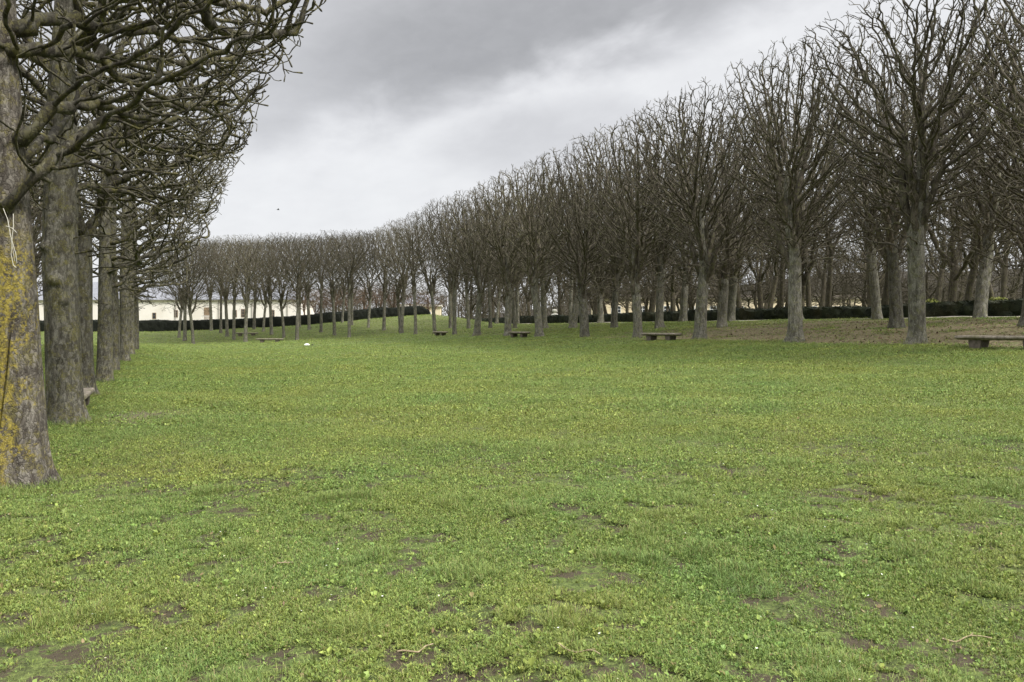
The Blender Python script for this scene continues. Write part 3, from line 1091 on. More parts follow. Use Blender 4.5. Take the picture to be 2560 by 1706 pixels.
limbs1 = [
    (local(T1, [(18, 468, 8.3), (70, 419, 8.35), (113, 376, 8.45), (158, 338, 8.7), (211, 292, 9.1), (253, 274, 9.5), (299, 278, 10), (370, 290, 10.6)]), 0.075, 0.03),
    (local(T1, [(67, 310, 8.5), (116, 267, 8.55), (151, 239, 8.7), (197, 236, 9.0), (246, 250, 9.4), (288, 264, 9.8), (352, 278, 10.4), (430, 275, 11)]), 0.1, 0.03),
    (local(T1, [(60, 130, 8.5), (105, 112, 8.7), (158, 118, 9.0), (230, 125, 9.5), (300, 150, 10.1), (380, 170, 10.8), (480, 165, 11.6)]), 0.09, 0.03),
    (local(T1, [(60, 60, 8.6), (105, 46, 8.8), (158, 53, 9.1), (230, 70, 9.6), (330, 75, 10.2), (430, 95, 10.9), (500, 90, 11.5)]), 0.12, 0.035),
    (local(T1, [(60, -160, 8.7), (110, -130, 9.0), (176, -30, 9.4), (197, 63, 9.6), (225, 113, 9.8), (260, 176, 10.0), (317, 193, 10.3), (380, 229, 10.7), (457, 260, 11.2), (545, 262, 11.8)]), 0.095, 0.03),
    (local(T1, [(60, -300, 8.8), (250, -260, 9.6), (400, -160, 10.5), (461, -10, 11.0), (482, 67, 11.2), (510, 74, 11.4), (580, 88, 11.9), (633, 84, 12.3), (679, 81, 12.6)]), 0.1, 0.04),
    (local(T1, [(40, 420, 8.5), (80, 340, 9.0), (140, 300, 9.8), (190, 210, 10.4), (240, 160, 10.8)]), 0.07, 0.03),
] + rand_limbs(31, 6, 6.0, 9.5, 3.4)
roots1 = [(0.25, 1.3), (-0.9, 0.8), (2.4, 0.8), (4.2, 0.7), (1.3, 0.5)]
pair = lawn_edge_variant(401, [(0.1, -0.02, -0.3), (0.08, 0, 0.5), (0.03, 0, 2), (-0.06, 0.02, 4), (-0.12, 0.03, 6.5), (-0.1, 0.02, 9)],
                         [0.285, 0.268, 0.25, 0.215, 0.18, 0.09], 9, limbs1, 1800, 0.15, M["trunk_yellow"], 120, True,
                         lambda z: -2.41 + 0.53 * z, roots1, 0.03)
place_tree("lawn_edge_tree", pair, T1[0], T1[1], 0, 1, "nearest trunk at the frame's edge, coated in mustard-yellow lichen with a dark seam", "tree", GL)

limbs2 = [
    (local(T2, [(150, 470, 13.9), (180, 440, 14.0), (200, 420, 14.2), (240, 440, 14.6), (290, 445, 15.1), (330, 462, 15.6)]), 0.1, 0.03),
    (local(T2, [(160, 260, 13.9), (215, 205, 14.2), (260, 140, 14.6), (310, 80, 15.2), (380, 40, 15.8), (470, 20, 16.4)]), 0.12, 0.035),
    (local(T2, [(165, 380, 13.9), (215, 360, 14.3), (270, 330, 14.8), (330, 335, 15.3), (400, 350, 15.9)]), 0.09, 0.03),
    (local(T2, [(165, 180, 14), (240, 170, 14.4), (330, 130, 15.0), (430, 150, 15.6), (540, 140, 16.2), (640, 100, 16.6)]), 0.1, 0.03),
    (local(T2, [(165, 320, 14), (240, 290, 14.6), (320, 240, 15.3), (420, 250, 15.9), (520, 240, 16.4)]), 0.09, 0.03),
    (local(T2, [(150, 40, 14), (240, -40, 14.6), (360, -60, 15.4), (500, 10, 16.0), (620, 30, 16.6), (690, -10, 16.9)]), 0.11, 0.035),
    (local(T2, [(110, 160, 13.8), (70, 90, 13.6), (40, 40, 13.4)]), 0.1, 0.05),
] + rand_limbs(32, 6, 6.5, 10, 3.4)
roots2 = [(0.15, 1.1), (1.6, 0.5), (3.0, 0.7), (4.6, 0.6), (-0.9, 0.6)]
pair2 = lawn_edge_variant(402, [(0.05, 0, -0.3), (0.03, 0, 0.6), (-0.03, 0, 3), (0.02, 0, 6), (0.1, 0.05, 9)], [0.315, 0.295, 0.275, 0.22, 0.09], 9, limbs2, 1900, 0.17, M["trunk_near"], 84, True, None, roots2, 0.04, knots=[(-1.83, 2.56, 0.1, 0.09), (-2.45, 3.15, 0.1, 0.08), (-1.3, 2.2, 0.06, 0.07), (-1.0, 3.6, 0.07, 0.09), (-1.7, 1.2, 0.03, 0.1)])
place_tree("lawn_edge_tree", pair2, T2[0], T2[1], 0, 1, "thick knobbly grey trunk standing just before the end of a stone bench", "tree", GL)

limbs3 = [
    (local(T3, [(192, 545, 19.4), (180, 505, 19.3), (172, 465, 19.2), (160, 400, 19.0), (165, 330, 19.0)]), 0.16, 0.08),
    (local(T3, [(200, 545, 19.5), (222, 505, 19.8), (238, 465, 20.0), (262, 430, 20.3), (270, 360, 20.6), (280, 260, 20.8)]), 0.16, 0.08),
] + rand_limbs(33, 10, 4.6, 9, 3.6)
pair3 = lawn_edge_variant(403, [(0.02, 0, -0.3), (0, 0, 1), (0, 0, 4.0)], [0.235, 0.21, 0.205], 4, limbs3, 1500, 0.2, M["trunk_near"], 40, True, None, None, 0.06)
place_tree("lawn_edge_tree", pair3, T3[0], T3[1], 0, 1, "slimmer smooth trunk forking in two, just behind the stone bench", "tree", GL)

edge = [lawn_edge_variant(410 + i, [(0, 0, -0.3), (0.03, 0, 2), (0.05 * (-1) ** i, 0, f), (0.1, 0, 8.5)], [0.24, 0.205, 0.19, 0.1], f, rand_limbs(50 + i, 16, 2.8, 9, 3.5), 1500, 0.22,
                          M["trunk_near"], 28, False, None, None, 0.08) for i, f in enumerate((4, 4.5, 3.8))]
rest = [(-1.87, 28.1, 0), (-1.95, 33.9, 1), (-1.85, 39.7, 2), (-1.85, 45.5, 0), (-1.8, 51.3, 1)]
for n, (x, y, i) in enumerate(rest):
    place_tree("lawn_edge_tree", edge[i], x, y, rnd.uniform(-0.1, 0.1), 1, f"{ORD[n + 3]} tree from the camera in the row along the lawn's near edge", "tree", GL)
# rows behind it, seen through the gaps
for ri, rx in enumerate((-7.6, -13.4, -19.2)):
    for n in range(9 - ri):
        y = 10.2 + ri * 5.83 + 5.83 * n
        j = (n * 2 + ri) % 9
        place_tree("clipped_tree", clipped[j], rx + rnd.uniform(-0.2, 0.2), y + rnd.uniform(-0.2, 0.2), rnd.choice((0, math.pi)), rnd.uniform(0.97, 1.03),
                   f"{ORD[n]} tree from the camera in the {ORD[ri + 1]} row, behind the lichen-covered near trunks", "tree", "bare trees in the rows behind the near row", rnd.random() < 0.5)

# --- grove beyond the low hedge
wood = [wood_variant(200 + i, h, f) for i, (h, f) in enumerate(((10.5, 3.2), (12, 4.6), (9.5, 2.6), (11, 5.2)))]
lines = []
rg = random.Random(9)
for li, wx in enumerate((42, 47, 53.5, 61, 70, 80)):
    row = []
    y = -4 + 2.1 * li
    while y < 118 + li * 6:
        row.append((wx + rg.uniform(-1.5, 1.5), y))
        y += rg.uniform(4.4, 7.6) * (1 + 0.05 * li)
    lines.append(row)
for li, row in enumerate(lines):
    vis = []
    for x, y in row:
        d = S24 * x + C24 * y
        X = C24 * x - S24 * y
        if d > 12 and -0.12 < X / d < 0.8 and d < 125:
            vis.append((X / d, x, y))
    vis.sort()
    for n, (_, x, y) in enumerate(vis):
        place_tree("woodland_tree", wood[rg.randrange(4)], x, y, rg.uniform(0, 6.28), rg.uniform(0.85, 1.12), f"dark bare grove tree beyond the low hedge, {ORD[n]} from the left in the {ORD[li]} line", "tree",
                   "dark bare trees of the grove beyond the hedge", rg.random() < 0.5)
# trees and reddish shrubs beyond the tall black hedge
sv = [wood_variant(230 + i, h, f) for i, (h, f) in enumerate(((6.5, 1.4), (5.6, 1.1)))]
for a in sv:
    for me in a:
        me.materials[0] = M["red_twig"]
for n, px in enumerate((700, 735, 768, 800, 838, 872, 905, 945, 985)):
    d = 128 + (n % 3) * 5
    x, y = cam_to_world((px - 1176.5) / F * d, d)
    place_tree("bare_shrub", sv[n % 2], x, y, n * 1.3, 0.8 + 0.12 * (n % 3), f"{ORD[n]} reddish bare shrub from the white house, rising above the black hedge", "shrub", "reddish bare shrubs beyond the black hedge")


bush = [wood_variant(240 + i, h, 0.9) for i, h in enumerate((5.2, 4.2))]
places = []
for k in range(27):
    d = rg.uniform(74, 112)
    X = (1130 + (2330 - 1130) * (k + rg.uniform(-0.4, 0.4)) / 26 - 1176.5) / F * d
    x, y = cam_to_world(X, d)
    if x > 44:
        places.append((X / d, x, y))
places.sort()
for n, (_, x, y) in enumerate(places):
    if n < len(ORD):
        place_tree("bare_bush", bush[n % 2], x, y, rg.uniform(0, 6.28), rg.uniform(0.75, 1.1), f"low brown bare bush among the grove trunks, {ORD[n]} from the left", "bush", "low brown bare bushes in the grove", n % 3 == 0)


# ------------------------------------------------------------------ hedges
def hedge(name, label, pts, hgt, width, mat, leaf, dens, seed, wob=0.05):
    """A clipped hedge along PTS: a bumpy body covered in small leaf faces, one thing, one mesh."""
    rng = np.random.default_rng(seed)
    pts = np.array(pts, float)
    seg = np.linalg.norm(np.diff(pts, axis=0), axis=1)
    cum = np.concatenate([[0], np.cumsum(seg)])
    L = cum[-1]
    s = np.arange(0, L, 0.4)
    px = np.interp(s, cum, pts[:, 0])
    py = np.interp(s, cum, pts[:, 1])
    tx = np.gradient(px)
    ty = np.gradient(py)
    tl = np.hypot(tx, ty)
    nx, ny = ty / tl, -tx / tl
    gz = height(px, py)
    prof = [(-0.5, 0), (-0.53, 0.35), (-0.5, 0.8), (-0.42, 0.97), (0, 1.0), (0.42, 0.97), (0.5, 0.8), (0.53, 0.35), (0.5, 0)]
    V = []
    top = hgt * (1 + 0.05 * np.sin(s * 0.21 + seed) + 0.03 * np.sin(s * 0.83))
    for k, (a, b) in enumerate(prof):
        w = (a * width) + rng.normal(0, wob, len(s))
        V.append(np.stack([px + nx * w, py + ny * w, gz - 0.05 + b * top + rng.normal(0, wob * 0.6, len(s)) * (b > 0)], 1))
    V = np.stack(V, 1)
    n, m = V.shape[:2]
    flat = V.reshape(-1, 3)
    i, j = np.meshgrid(np.arange(m - 1), np.arange(n - 1))
    a = (j * m + i).ravel()
    q = np.stack([a, a + 1, a + m + 1, a + m], 1)
    q = np.concatenate([q, [[0, 2, 6, 8], [(n - 1) * m, (n - 1) * m + 8, (n - 1) * m + 6, (n - 1) * m + 2]]])
    # leaves
    c = flat[q[:-2]].mean(1)
    e1 = flat[q[:-2, 1]] - flat[q[:-2, 0]]
    e2 = flat[q[:-2, 3]] - flat[q[:-2, 0]]
    area = np.linalg.norm(np.cross(e1, e2), axis=1)
    N = int(area.sum() * dens)
    pick = rng.choice(len(c), N, p=area / area.sum())
    u, v = rng.uniform(0, 1, (N, 1)), rng.uniform(0, 1, (N, 1))
    p = flat[q[pick, 0]] + u * e1[pick] + v * e2[pick]
    nn = np.cross(e1[pick], e2[pick])
    nn /= np.linalg.norm(nn, axis=1)[:, None]
    out = -nn * np.sign((nn * (np.stack([px.mean() - p[:, 0], py.mean() - p[:, 1], 0 * p[:, 0]], 1))).sum(1))[:, None]
    p = p + nn * 0.0 + rng.normal(0, 0.02, p.shape)
    d1 = rng.normal(0, 1, (N, 3))
    d1 /= np.linalg.norm(d1, axis=1)[:, None]
    d2 = np.cross(d1, rng.normal(0, 1, (N, 3)))
    d2 /= np.linalg.norm(d2, axis=1)[:, None]
    sz = leaf * rng.uniform(0.6, 1.4, (N, 1))
    lv = np.stack([p - d1 * sz, p + d2 * sz * 0.5, p + d1 * sz, p - d2 * sz * 0.5], 1).reshape(-1, 3)
    lq = np.arange(N * 4).reshape(-1, 4) + len(flat)
    me = quad_mesh(name, np.concatenate([flat, lv]), np.concatenate([q, lq]), False)
    tag(mesh_obj(name, me, mat), label, "hedge")


hedge("clipped_hedge", "low dark green clipped hedge along the top of the bank", [(38.9, -2), (38.9, 113)], 0.86, 0.9, M["hedge"], 0.045, 260, 3)
hp = []
for px in (40, 200, 309, 443, 586, 745, 918, 990):
    t = (px - 1176.5) / F
    d = 107 + 9 * (px - 309) / 600 if px < 930 else 117
    hp.append(cam_to_world(t * d, d))
hedge("tall_hedge", "tall black clipped hedge closing the far end before the white house", hp, 1.5, 1.1, M["hedge_black"], 0.05, 200, 5, 0.03)


def leafy_shrub(px, d, R, label, seed):
    rng = np.random.default_rng(seed)
    x, y = cam_to_world((px - 1176.5) / F * d, d)
    N = 900
    q = rng.normal(0, 1, (N, 3))
    q /= np.linalg.norm(q, axis=1)[:, None]
    q *= (rng.uniform(0.3, 1, (N, 1)) ** 0.5) * R * np.array([1, 1, 0.8])
    q[:, 2] += R * 0.9
    d1 = rng.normal(0, 1, (N, 3)); d1 /= np.linalg.norm(d1, axis=1)[:, None]
    d2 = np.cross(d1, rng.normal(0, 1, (N, 3))); d2 /= np.linalg.norm(d2, axis=1)[:, None]
    lv = np.stack([q - d1 * 0.06, q + d2 * 0.03, q + d1 * 0.06, q - d2 * 0.03], 1).reshape(-1, 3)
    o = mesh_obj("leafy_shrub", quad_mesh("leafy_shrub", lv, np.arange(N * 4).reshape(-1, 4), False), M["bright_shrub"])
    o.location = (x, y, hz(x, y))
    tag(o, label, "shrub")


leafy_shrub(2290, 44, 0.72, "yellow-green leafy shrub rising above the low hedge at the far right", 1)
leafy_shrub(2140, 45, 0.66, "small yellow-green shrub behind the low hedge beside a front trunk", 2)


# ------------------------------------------------------------------ buildings
def place_cam(name, X, d, z, rz=0.0):
    x, y = cam_to_world(X, d)
    return empty(name, (x, y, z), -rad(24) + rz)


def window(parent, x0, x1, z0, z1, bars, frame_mat, y=-0.06):
    f = MB()
    t = 0.09
    f.box(x0, x0 + t, y, 0.02, z0, z1).box(x1 - t, x1, y, 0.02, z0, z1).box(x0 + t, x1 - t, y, 0.02, z1 - t, z1).box(x0 + t, x1 - t, y, 0.02, z0, z0 + t)
    nxb, nzb = bars
    for k in range(1, nxb):
        c = x0 + (x1 - x0) * k / nxb
        f.box(c - 0.035, c + 0.035, y + 0.012, 0.0, z0 + t, z1 - t)
    for k in range(1, nzb):
        c = z0 + (z1 - z0) * k / nzb
        f.box(x0 + t, x1 - t, y + 0.015, 0.001, c - 0.03, c + 0.03)
    o = f.build("window", frame_mat, parent)
    MB().box(x0 + 0.03, x1 - 0.03, y + 0.03, 0.01, z0 + 0.03, z1 - 0.03).build("pane", M["glass"], o)
    return o


def gable_roof(x0, x1, y0, y1, z0, z1, hip=3.0, over=0.4):
    ym = (y0 + y1) / 2
    a = [(x0 - over, y0 - over, z0), (x1 + over, y0 - over, z0), (x1 + over, y1 + over, z0), (x0 - over, y1 + over, z0), (x0 + hip, ym, z1), (x1 - hip, ym, z1)]
    return MB().add(a, [(0, 1, 5, 4), (1, 2, 5), (2, 3, 4, 5), (3, 0, 4), (3, 2, 1, 0)])


# long white house with a slate roof
h = place_cam("white_house", -41.0, 148, 0.6, rad(-3.5))
tag(h, "long white rendered house with grey slate roof beyond the black hedge", "house")
MB().box(-62, 0, 0, 10, -1, 6.55).build("wall", M["white_wall"], h)
rf = gable_roof(-62, 0, 0, 10, 6.8, 10.6, 3.5).build("roof", M["slate"], h)
MB().box(-40.5, -39.3, 4.4, 5.6, 9.6, 12.0).build("chimney", M["cornice"], rf)
MB().box(-62.3, 0.3, -0.3, 10.3, 6.56, 6.79).build("cornice", M["cornice"], h)


def hx(px):
    return (px - 1176.5) / F * 148 + 41.0


for x0, x1, z0, z1, b in ((hx(340), hx(349), 3.1, 4.3, (1, 2)), (hx(531), hx(541), 3.4, 4.8, (2, 3)), (hx(551), hx(560), 3.4, 5.0, (2, 3)), (hx(621), hx(630), 3.4, 4.8, (2, 3)), (hx(392), hx(401), 3.4, 4.8, (2, 3))):
    window(h, x0, x1, z0, z1, b, M["brown_door"])
d_ = MB().box(hx(463), hx(480), -0.05, 0.02, 2.6, 5.3).build("door", M["brown_door"], h)
rl = MB()
for k in range(9):
    xx = hx(461) + k * 0.24
    rl.box(xx - 0.03, xx + 0.03, -0.78, -0.73, 2.72, 3.6)
rl.box(hx(461) - 0.03, hx(461) + 1.97, -0.785, -0.725, 3.61, 3.69).box(hx(461) - 0.03, hx(461) + 1.97, -0.8, -0.0, 2.58, 2.71)
rl.build("balcony_railing", M["white_frame"], h)
for px in (395, 498, 577, 660):
    MB().lathe([(0.07, -1), (0.07, 6.5)], hx(px), -0.1, 8).build("downpipe", M["zinc"], h)

# cream building seen in pieces through the grove
b = place_cam("cream_building", 15.0, 132, 2.0, rad(2))
tag(b, "long cream building with white windows glimpsed through the grove", "building")
MB().box(0, 52, 0, 11, -1, 4.9).build("wall", M["cream_wall"], b)
MB().box(-0.3, 52.3, -0.3, 11.3, 4.91, 5.2).build("cornice", M["cornice"], b)
gable_roof(0, 52, 0, 11, 5.21, 5.8, 4).build("roof", M["tile"], b)
for k in range(12):
    x0 = 1.9 + k * 4.25
    window(b, x0, x0 + 1.7, 0.8, 3.7, (3, 5), M["white_frame"])
p = place_cam("cream_pavilion", -21.5, 150, 1.5, rad(3))
tag(p, "small cream pavilion behind the gap between the black and the low hedge", "building")
MB().box(0, 7.5, 0, 7, -1, 4.6).build("wall", M["cream_wall"], p)
MB().box(-0.3, 7.8, -0.3, 7.3, 4.61, 5.1).build("cornice", M["white_wall"], p)
gable_roof(0, 7.5, 0, 7, 5.11, 7.0, 2.5).build("roof", M["slate"], p)
for k in range(2):
    window(p, 1.2 + k * 3.4, 2.4 + k * 3.4, 1.2, 3.6, (2, 4), M["white_frame"])


# ------------------------------------------------------------------ hill and far woods
def build_hill():
    Xs = np.linspace(-190, 330, 90)
    ds = np.linspace(190, 420, 26)
    X, D = np.meshgrid(Xs, ds)
    crest = np.interp(X, [-190, -110, -40, 20, 80, 160, 330], [3, 5, 7, 11, 20, 27, 30])
    Z = crest * np.sin(np.clip((D - 190) / 150, 0, 1) * math.pi / 2) + 1.0 * np.sin(X * 0.06) * smooth(190, 260, D) - 0.5
    x = C24 * X + S24 * D
    y = -S24 * X + C24 * D
    v = np.stack([x, y, Z], -1).reshape(-1, 3)
    nx = len(Xs)
    i, j = np.meshgrid(np.arange(nx - 1), np.arange(len(ds) - 1))
    a = (j * nx + i).ravel()
    tag(mesh_obj("hill", quad_mesh("hill", v, np.stack([a, a + 1, a + nx + 1, a + nx], 1)), M["hill"]), kind="structure")
    # bare woods covering it, one mass
    rng = np.random.default_rng(77)
    protos = []
    for sd in (1, 2):
        rg2 = np.random.default_rng(sd)
        pos = [np.array([0, 0, z]) for z in np.arange(0, 3.1, 1.0)]
        par = [-1, 0, 1, 2]
        A = []
        while len(A) < 330:
            q = rg2.uniform((-3.4, -3.4, 2), (3.4, 3.4, 10), (700, 3))
            e = (np.hypot(q[:, 0], q[:, 1]) / 3.4) ** 2 + ((q[:, 2] - 6) / 4) ** 2
            A += list(q[e < 1])
        pos, par = grow(pos, par, A[:330], 0.7, 5, 0.75, (0, 0, 0.15), 0.2, rg2, 1200)
        r = radii(pos, par, 0.035, 2.2)
        protos.append(tubes(pos, par, r, 1, ((0.0, 3),)))
    Vs, Ls, Ts = [], [], []
    off = 0
    for k in range(620):
        X = rng.uniform(-60, 300)
        d = rng.uniform(160, 330)
        if X / d > 0.85:
            continue
        cr = np.interp(X, [-190, -110, -40, 20, 80, 160, 330], [3, 5, 7, 11, 20, 27, 30])
        z = max(1.5, cr * math.sin(min(max((d - 190) / 150, 0), 1) * math.pi / 2) - 0.6)
        x, y = cam_to_world(X, d)
        V, L, S_, T = protos[k % 2]
        a, sc = rng.uniform(0, 6.28), rng.uniform(0.8, 1.25)
        R = np.array([[math.cos(a), -math.sin(a), 0], [math.sin(a), math.cos(a), 0], [0, 0, 1]])
        Vs.append(V @ R.T * sc + np.array([x, y, z]))
        Ls.append(L + off)
        Ts.append(T)
        off += len(V)
    T = np.concatenate(Ts)
    me = np_mesh("distant_woods", np.concatenate(Vs), np.concatenate(Ls), np.concatenate([[0], np.cumsum(T)[:-1]]), T)
    tag(mesh_obj("distant_woods", me, M["wood"]), "far bare woodland covering the hill behind the buildings", "woods", kind="stuff")


build_hill()


# ------------------------------------------------------------------ stone benches
def make_bench():
    root = empty("stone_bench", (0, 0, 0))
    L, w = 2.9, 0.56
    prof = [(-w / 2 + 0.09, 0.275), (-w / 2, 0.335), (-w / 2 + 0.005, 0.385), (-w / 2 + 0.04, 0.41), (w / 2 - 0.04, 0.41), (w / 2 - 0.005, 0.385), (w / 2, 0.335), (w / 2 - 0.09, 0.275)]
    n = len(prof)
    rg3 = random.Random(2)
    v, f = [], []
    ys = [-L / 2, -L / 2 + 0.1, -0.9, -0.45, 0, 0.4, 0.85, L / 2 - 0.1, L / 2]
    for k, yy in enumerate(ys):
        e = 0.72 if k in (0, len(ys) - 1) else 1
        for x, z in prof:
            zz = 0.37 + (z - 0.37) * (0.6 if e < 1 else 1)
            v.append((x * (0.9 if e < 1 else 1) + rg3.uniform(-0.006, 0.006), yy, zz + rg3.uniform(-0.006, 0.006)))
    for k in range(len(ys) - 1):
        for i in range(n):
            f.append((k * n + i, k * n + (i + 1) % n, (k + 1) * n + (i + 1) % n, (k + 1) * n + i))
    f.append(tuple(range(n))[::-1])
    f.append(tuple((len(ys) - 1) * n + i for i in range(n)))
    MB().add(v, f).build("seat", M["stone"], root, 0.012)
    for s in (-1, 1):
        c = s * 0.82
        b0, t0 = 0.15, 0.2
        lv = [(-0.17, c - b0, -0.12), (0.17, c - b0, -0.12), (0.17, c + b0, -0.12), (-0.17, c + b0, -0.12), (-0.2, c - t0, 0.2), (0.2, c - t0, 0.2), (0.2, c + t0, 0.2), (-0.2, c + t0, 0.2),
              (-0.2, c - t0, 0.274), (0.2, c - t0, 0.274), (0.2, c + t0, 0.274), (-0.2, c + t0, 0.274)]
        lf = [(3, 2, 1, 0), (0, 1, 5, 4), (1, 2, 6, 5), (2, 3, 7, 6), (3, 0, 4, 7), (4, 5, 9, 8), (5, 6, 10, 9), (6, 7, 11, 10), (7, 4, 8, 11), (8, 9, 10, 11)]
        MB().add(lv, lf).build("leg", M["stone_leg"], root, 0.012)
    return root


def copy_tree(o):
    c = o.copy()
    COL.objects.link(c)
    for ch in list(o.children):
        k = ch.copy()
        COL.objects.link(k)
        k.parent = c
    return c


bench = make_bench()
spots = [(22.55, 14.9, 0, "large stone bench on the bank, cut off by the frame's edge"),
         (22.6, 32.4, 0, "mid-distance stone bench on the bank between the third and fourth front trunks"),
         (22.6, 49.6, 0, "dark stone bench on the bank with its gap showing, second farthest along the bank"),
         (22.6, 66.8, 0, "small dark stone bench farthest along the bank, its legs seeming to touch"),
         (-1.82, 18.9, 0, "stone bench between near trunks, only its pale slab end showing")]
x, y = cam_to_world(-26.0, 83.0)
spots.append((x, y, rad(66), "long low bench before the trees at the far end of the lawn"))
x, y = cam_to_world(-33.3, 97.0)
spots.append((x, y, rad(66), "farthest bench, among the trunks at the lawn's far end"))
for i, (x, y, rz, lab) in enumerate(spots):
    o = bench if i == 0 else copy_tree(bench)
    o.location = (x, y, hz(x, y) - (0.05 if i == 4 else 0.0))
    o.rotation_euler = (0, 0, rz)
    tag(o, lab, "bench", "stone benches around the lawn")

# ------------------------------------------------------------------ statue, bag, bird, string
d = 92.0
x, y = cam_to_world((1275 - 1176.5) / F * d, d)
st = empty("statue", (x, y, hz(x, y)), -rad(24))
tag(st, "white marble bust seen above the low hedge between two trunks", "statue")
MB().box(-0.4, 0.4, -0.3, 0.3, 0, 0.16).box(-0.3, 0.3, -0.24, 0.24, 0.161, 0.72).box(-0.36, 0.36, -0.28, 0.28, 0.721, 0.82).build("pedestal", M["marble"], st, 0.02)
bm_ = MB()
bm_.lathe([(0.16, 0.822), (0.2, 0.87), (0.42, 0.93), (0.46, 1.05), (0.38, 1.18), (0.17, 1.26), (0.12, 1.3)], 0, 0, 20, 1.0, 0.62)
bm_.lathe([(0.12, 1.24), (0.11, 1.36), (0.17, 1.42), (0.2, 1.52), (0.21, 1.62), (0.17, 1.72), (0.08, 1.77)], 0.02, 0, 18, 1.1, 0.9)
bm_.lathe([(0.05, 1.42), (0.09, 1.47), (0.07, 1.53), (0.06, 1.6)], 0.2, 0, 8)
bm_.lathe([(0.1, 1.36), (0.2, 1.46), (0.22, 1.6), (0.16, 1.74)], -0.1, 0, 14, 1.0, 1.0)
bm_.build("bust", M["marble"], st, 0, True)

d = 62.0
x, y = cam_to_world((705 - 1176.5) / F * d, d)
rg4 = random.Random(3)
bg = MB()
prof = [(0.02, -0.02), (0.15, 0.0), (0.2, 0.05), (0.17, 0.11), (0.09, 0.16), (0.02, 0.17)]
bg.lathe(prof, 0, 0, 14, 1.15, 0.7)
bg.v = [(a + rg4.uniform(-0.02, 0.02), b_ + rg4.uniform(-0.02, 0.02), c_ + rg4.uniform(-0.012, 0.012)) for a, b_, c_ in bg.v]
o = bg.build("plastic_bag", M["bag"])
o.location = (x, y, hz(x, y) + 0.03)
o.rotation_euler = (0, 0, -rad(24))
tag(o, "small crumpled white bag lying alone on the far lawn", "bag")
x, y = cam_to_world((718 - 1176.5) / F * d, d)
sc_ = MB()
sc_.lathe([(0.02, 0), (0.09, 0.02), (0.08, 0.07), (0.03, 0.11)], 0, 0, 9, 1.2, 0.7)
sc_.v = [(a + rg4.uniform(-0.02, 0.02), b_ + rg4.uniform(-0.02, 0.02), c_ + rg4.uniform(-0.01, 0.01)) for a, b_, c_ in sc_.v]
o = sc_.build("dark_scrap", M["black_scrap"])
o.location = (x, y, hz(x, y) + 0.02)
tag(o, "small black scrap lying beside the white bag on the lawn", "scrap")

# bird
d = 55.0
pb = W3(640, 483, d)
bd = MB()
nb = 10
for k, (r_, xx) in enumerate(((0.004, -0.2), (0.022, -0.12), (0.04, -0.02), (0.042, 0.05), (0.03, 0.12), (0.026, 0.15), (0.006, 0.2))):
    for a in range(nb):
        bd.v.append((xx, r_ * math.cos(a * 2 * math.pi / nb), r_ * math.sin(a * 2 * math.pi / nb)))
for k in range(6):
    for a in range(nb):
        bd.f.append((k * nb + a, k * nb + (a + 1) % nb, (k + 1) * nb + (a + 1) % nb, (k + 1) * nb + a))
br_ = empty("bird", tuple(pb), -rad(24) + rad(20))
br_.scale = (0.6, 0.6, 0.6)
tag(br_, "small dark bird flying low in the pale sky", "bird")
body = bd.build("body", M["feather"], br_, 0, True)
for s in (-1, 1):
    wv = [(0.09, s * 0.03, 0.02), (0.1, s * 0.16, 0.09), (0.03, s * 0.33, 0.12), (-0.05, s * 0.15, 0.085), (-0.06, s * 0.03, 0.02)]
    wv += [(a, b_, c_ - 0.012) for a, b_, c_ in wv]
    MB().add(wv, [(0, 1, 2, 3, 4), (9, 8, 7, 6, 5), (0, 5, 6, 1), (1, 6, 7, 2), (2, 7, 8, 3), (3, 8, 9, 4), (4, 9, 5, 0)]).build("wing", M["feather"], br_)

# string hanging on the lichen-covered trunk
sp = []
V_, L_, T_ = [], [], []
polys = [[(10, 480), (20, 505), (25, 535), (29, 560), (35, 600)], [(33, 492), (33, 520), (30, 545), (27, 585), (32, 610), (38, 615)], [(16, 520), (30, 525), (40, 535)], [(27, 545), (38, 585), (40, 605)]]
pos, par, rr = [], [], []
for pl in polys:
    for k, (px, py) in enumerate(pl):
        q = W3(px, py, 8.12 - 0.02 * math.sin(py * 0.05))
        par.append(-1 if k == 0 else len(pos) - 1)
        pos.append(q)
        rr.append(0.0034)
V, L, S_, T = tubes(pos, par, np.array(rr), 0, ((0.0, 4),))
o = mesh_obj("string", np_mesh("string", V, L, S_, T), M["string"])
tag(o, "frayed pale string dangling on the yellow lichen-covered trunk", "string")

# dry sticks in the near grass
def stick(px, py, L, ang, label, seed):
    rng = np.random.default_rng(seed)
    d = EYE * F / (py - 757)
    x, y = cam_to_world((px - 1176.5) / F * d, d)
    n = 7
    pos = []
    for k in range(n):
        t = (k / (n - 1) - 0.5) * L
        pos.append(np.array([t, 0.02 * math.sin(k * 1.3 + seed) + rng.normal(0, 0.004), 0.022 + 0.006 * math.sin(k + seed)]))
    par = [-1] + list(range(n - 1))
    L *= 0.75
    r = np.linspace(0.005, 0.003, n)
    pos.append(pos[4] + np.array([0.03, 0.02, 0.004]))
    par.append(4)
    V, Lp, S_, T = tubes(pos, par, np.append(r, 0.003), 1, ((0.0, 6),))
    o = mesh_obj("stick", np_mesh("stick", V, Lp, S_, T), M["straw"])
    o.location = (x, y, hz(x, y))
    o.rotation_euler = (0, 0, ang)
    tag(o, label, "stick", "dry sticks fallen in the near grass")


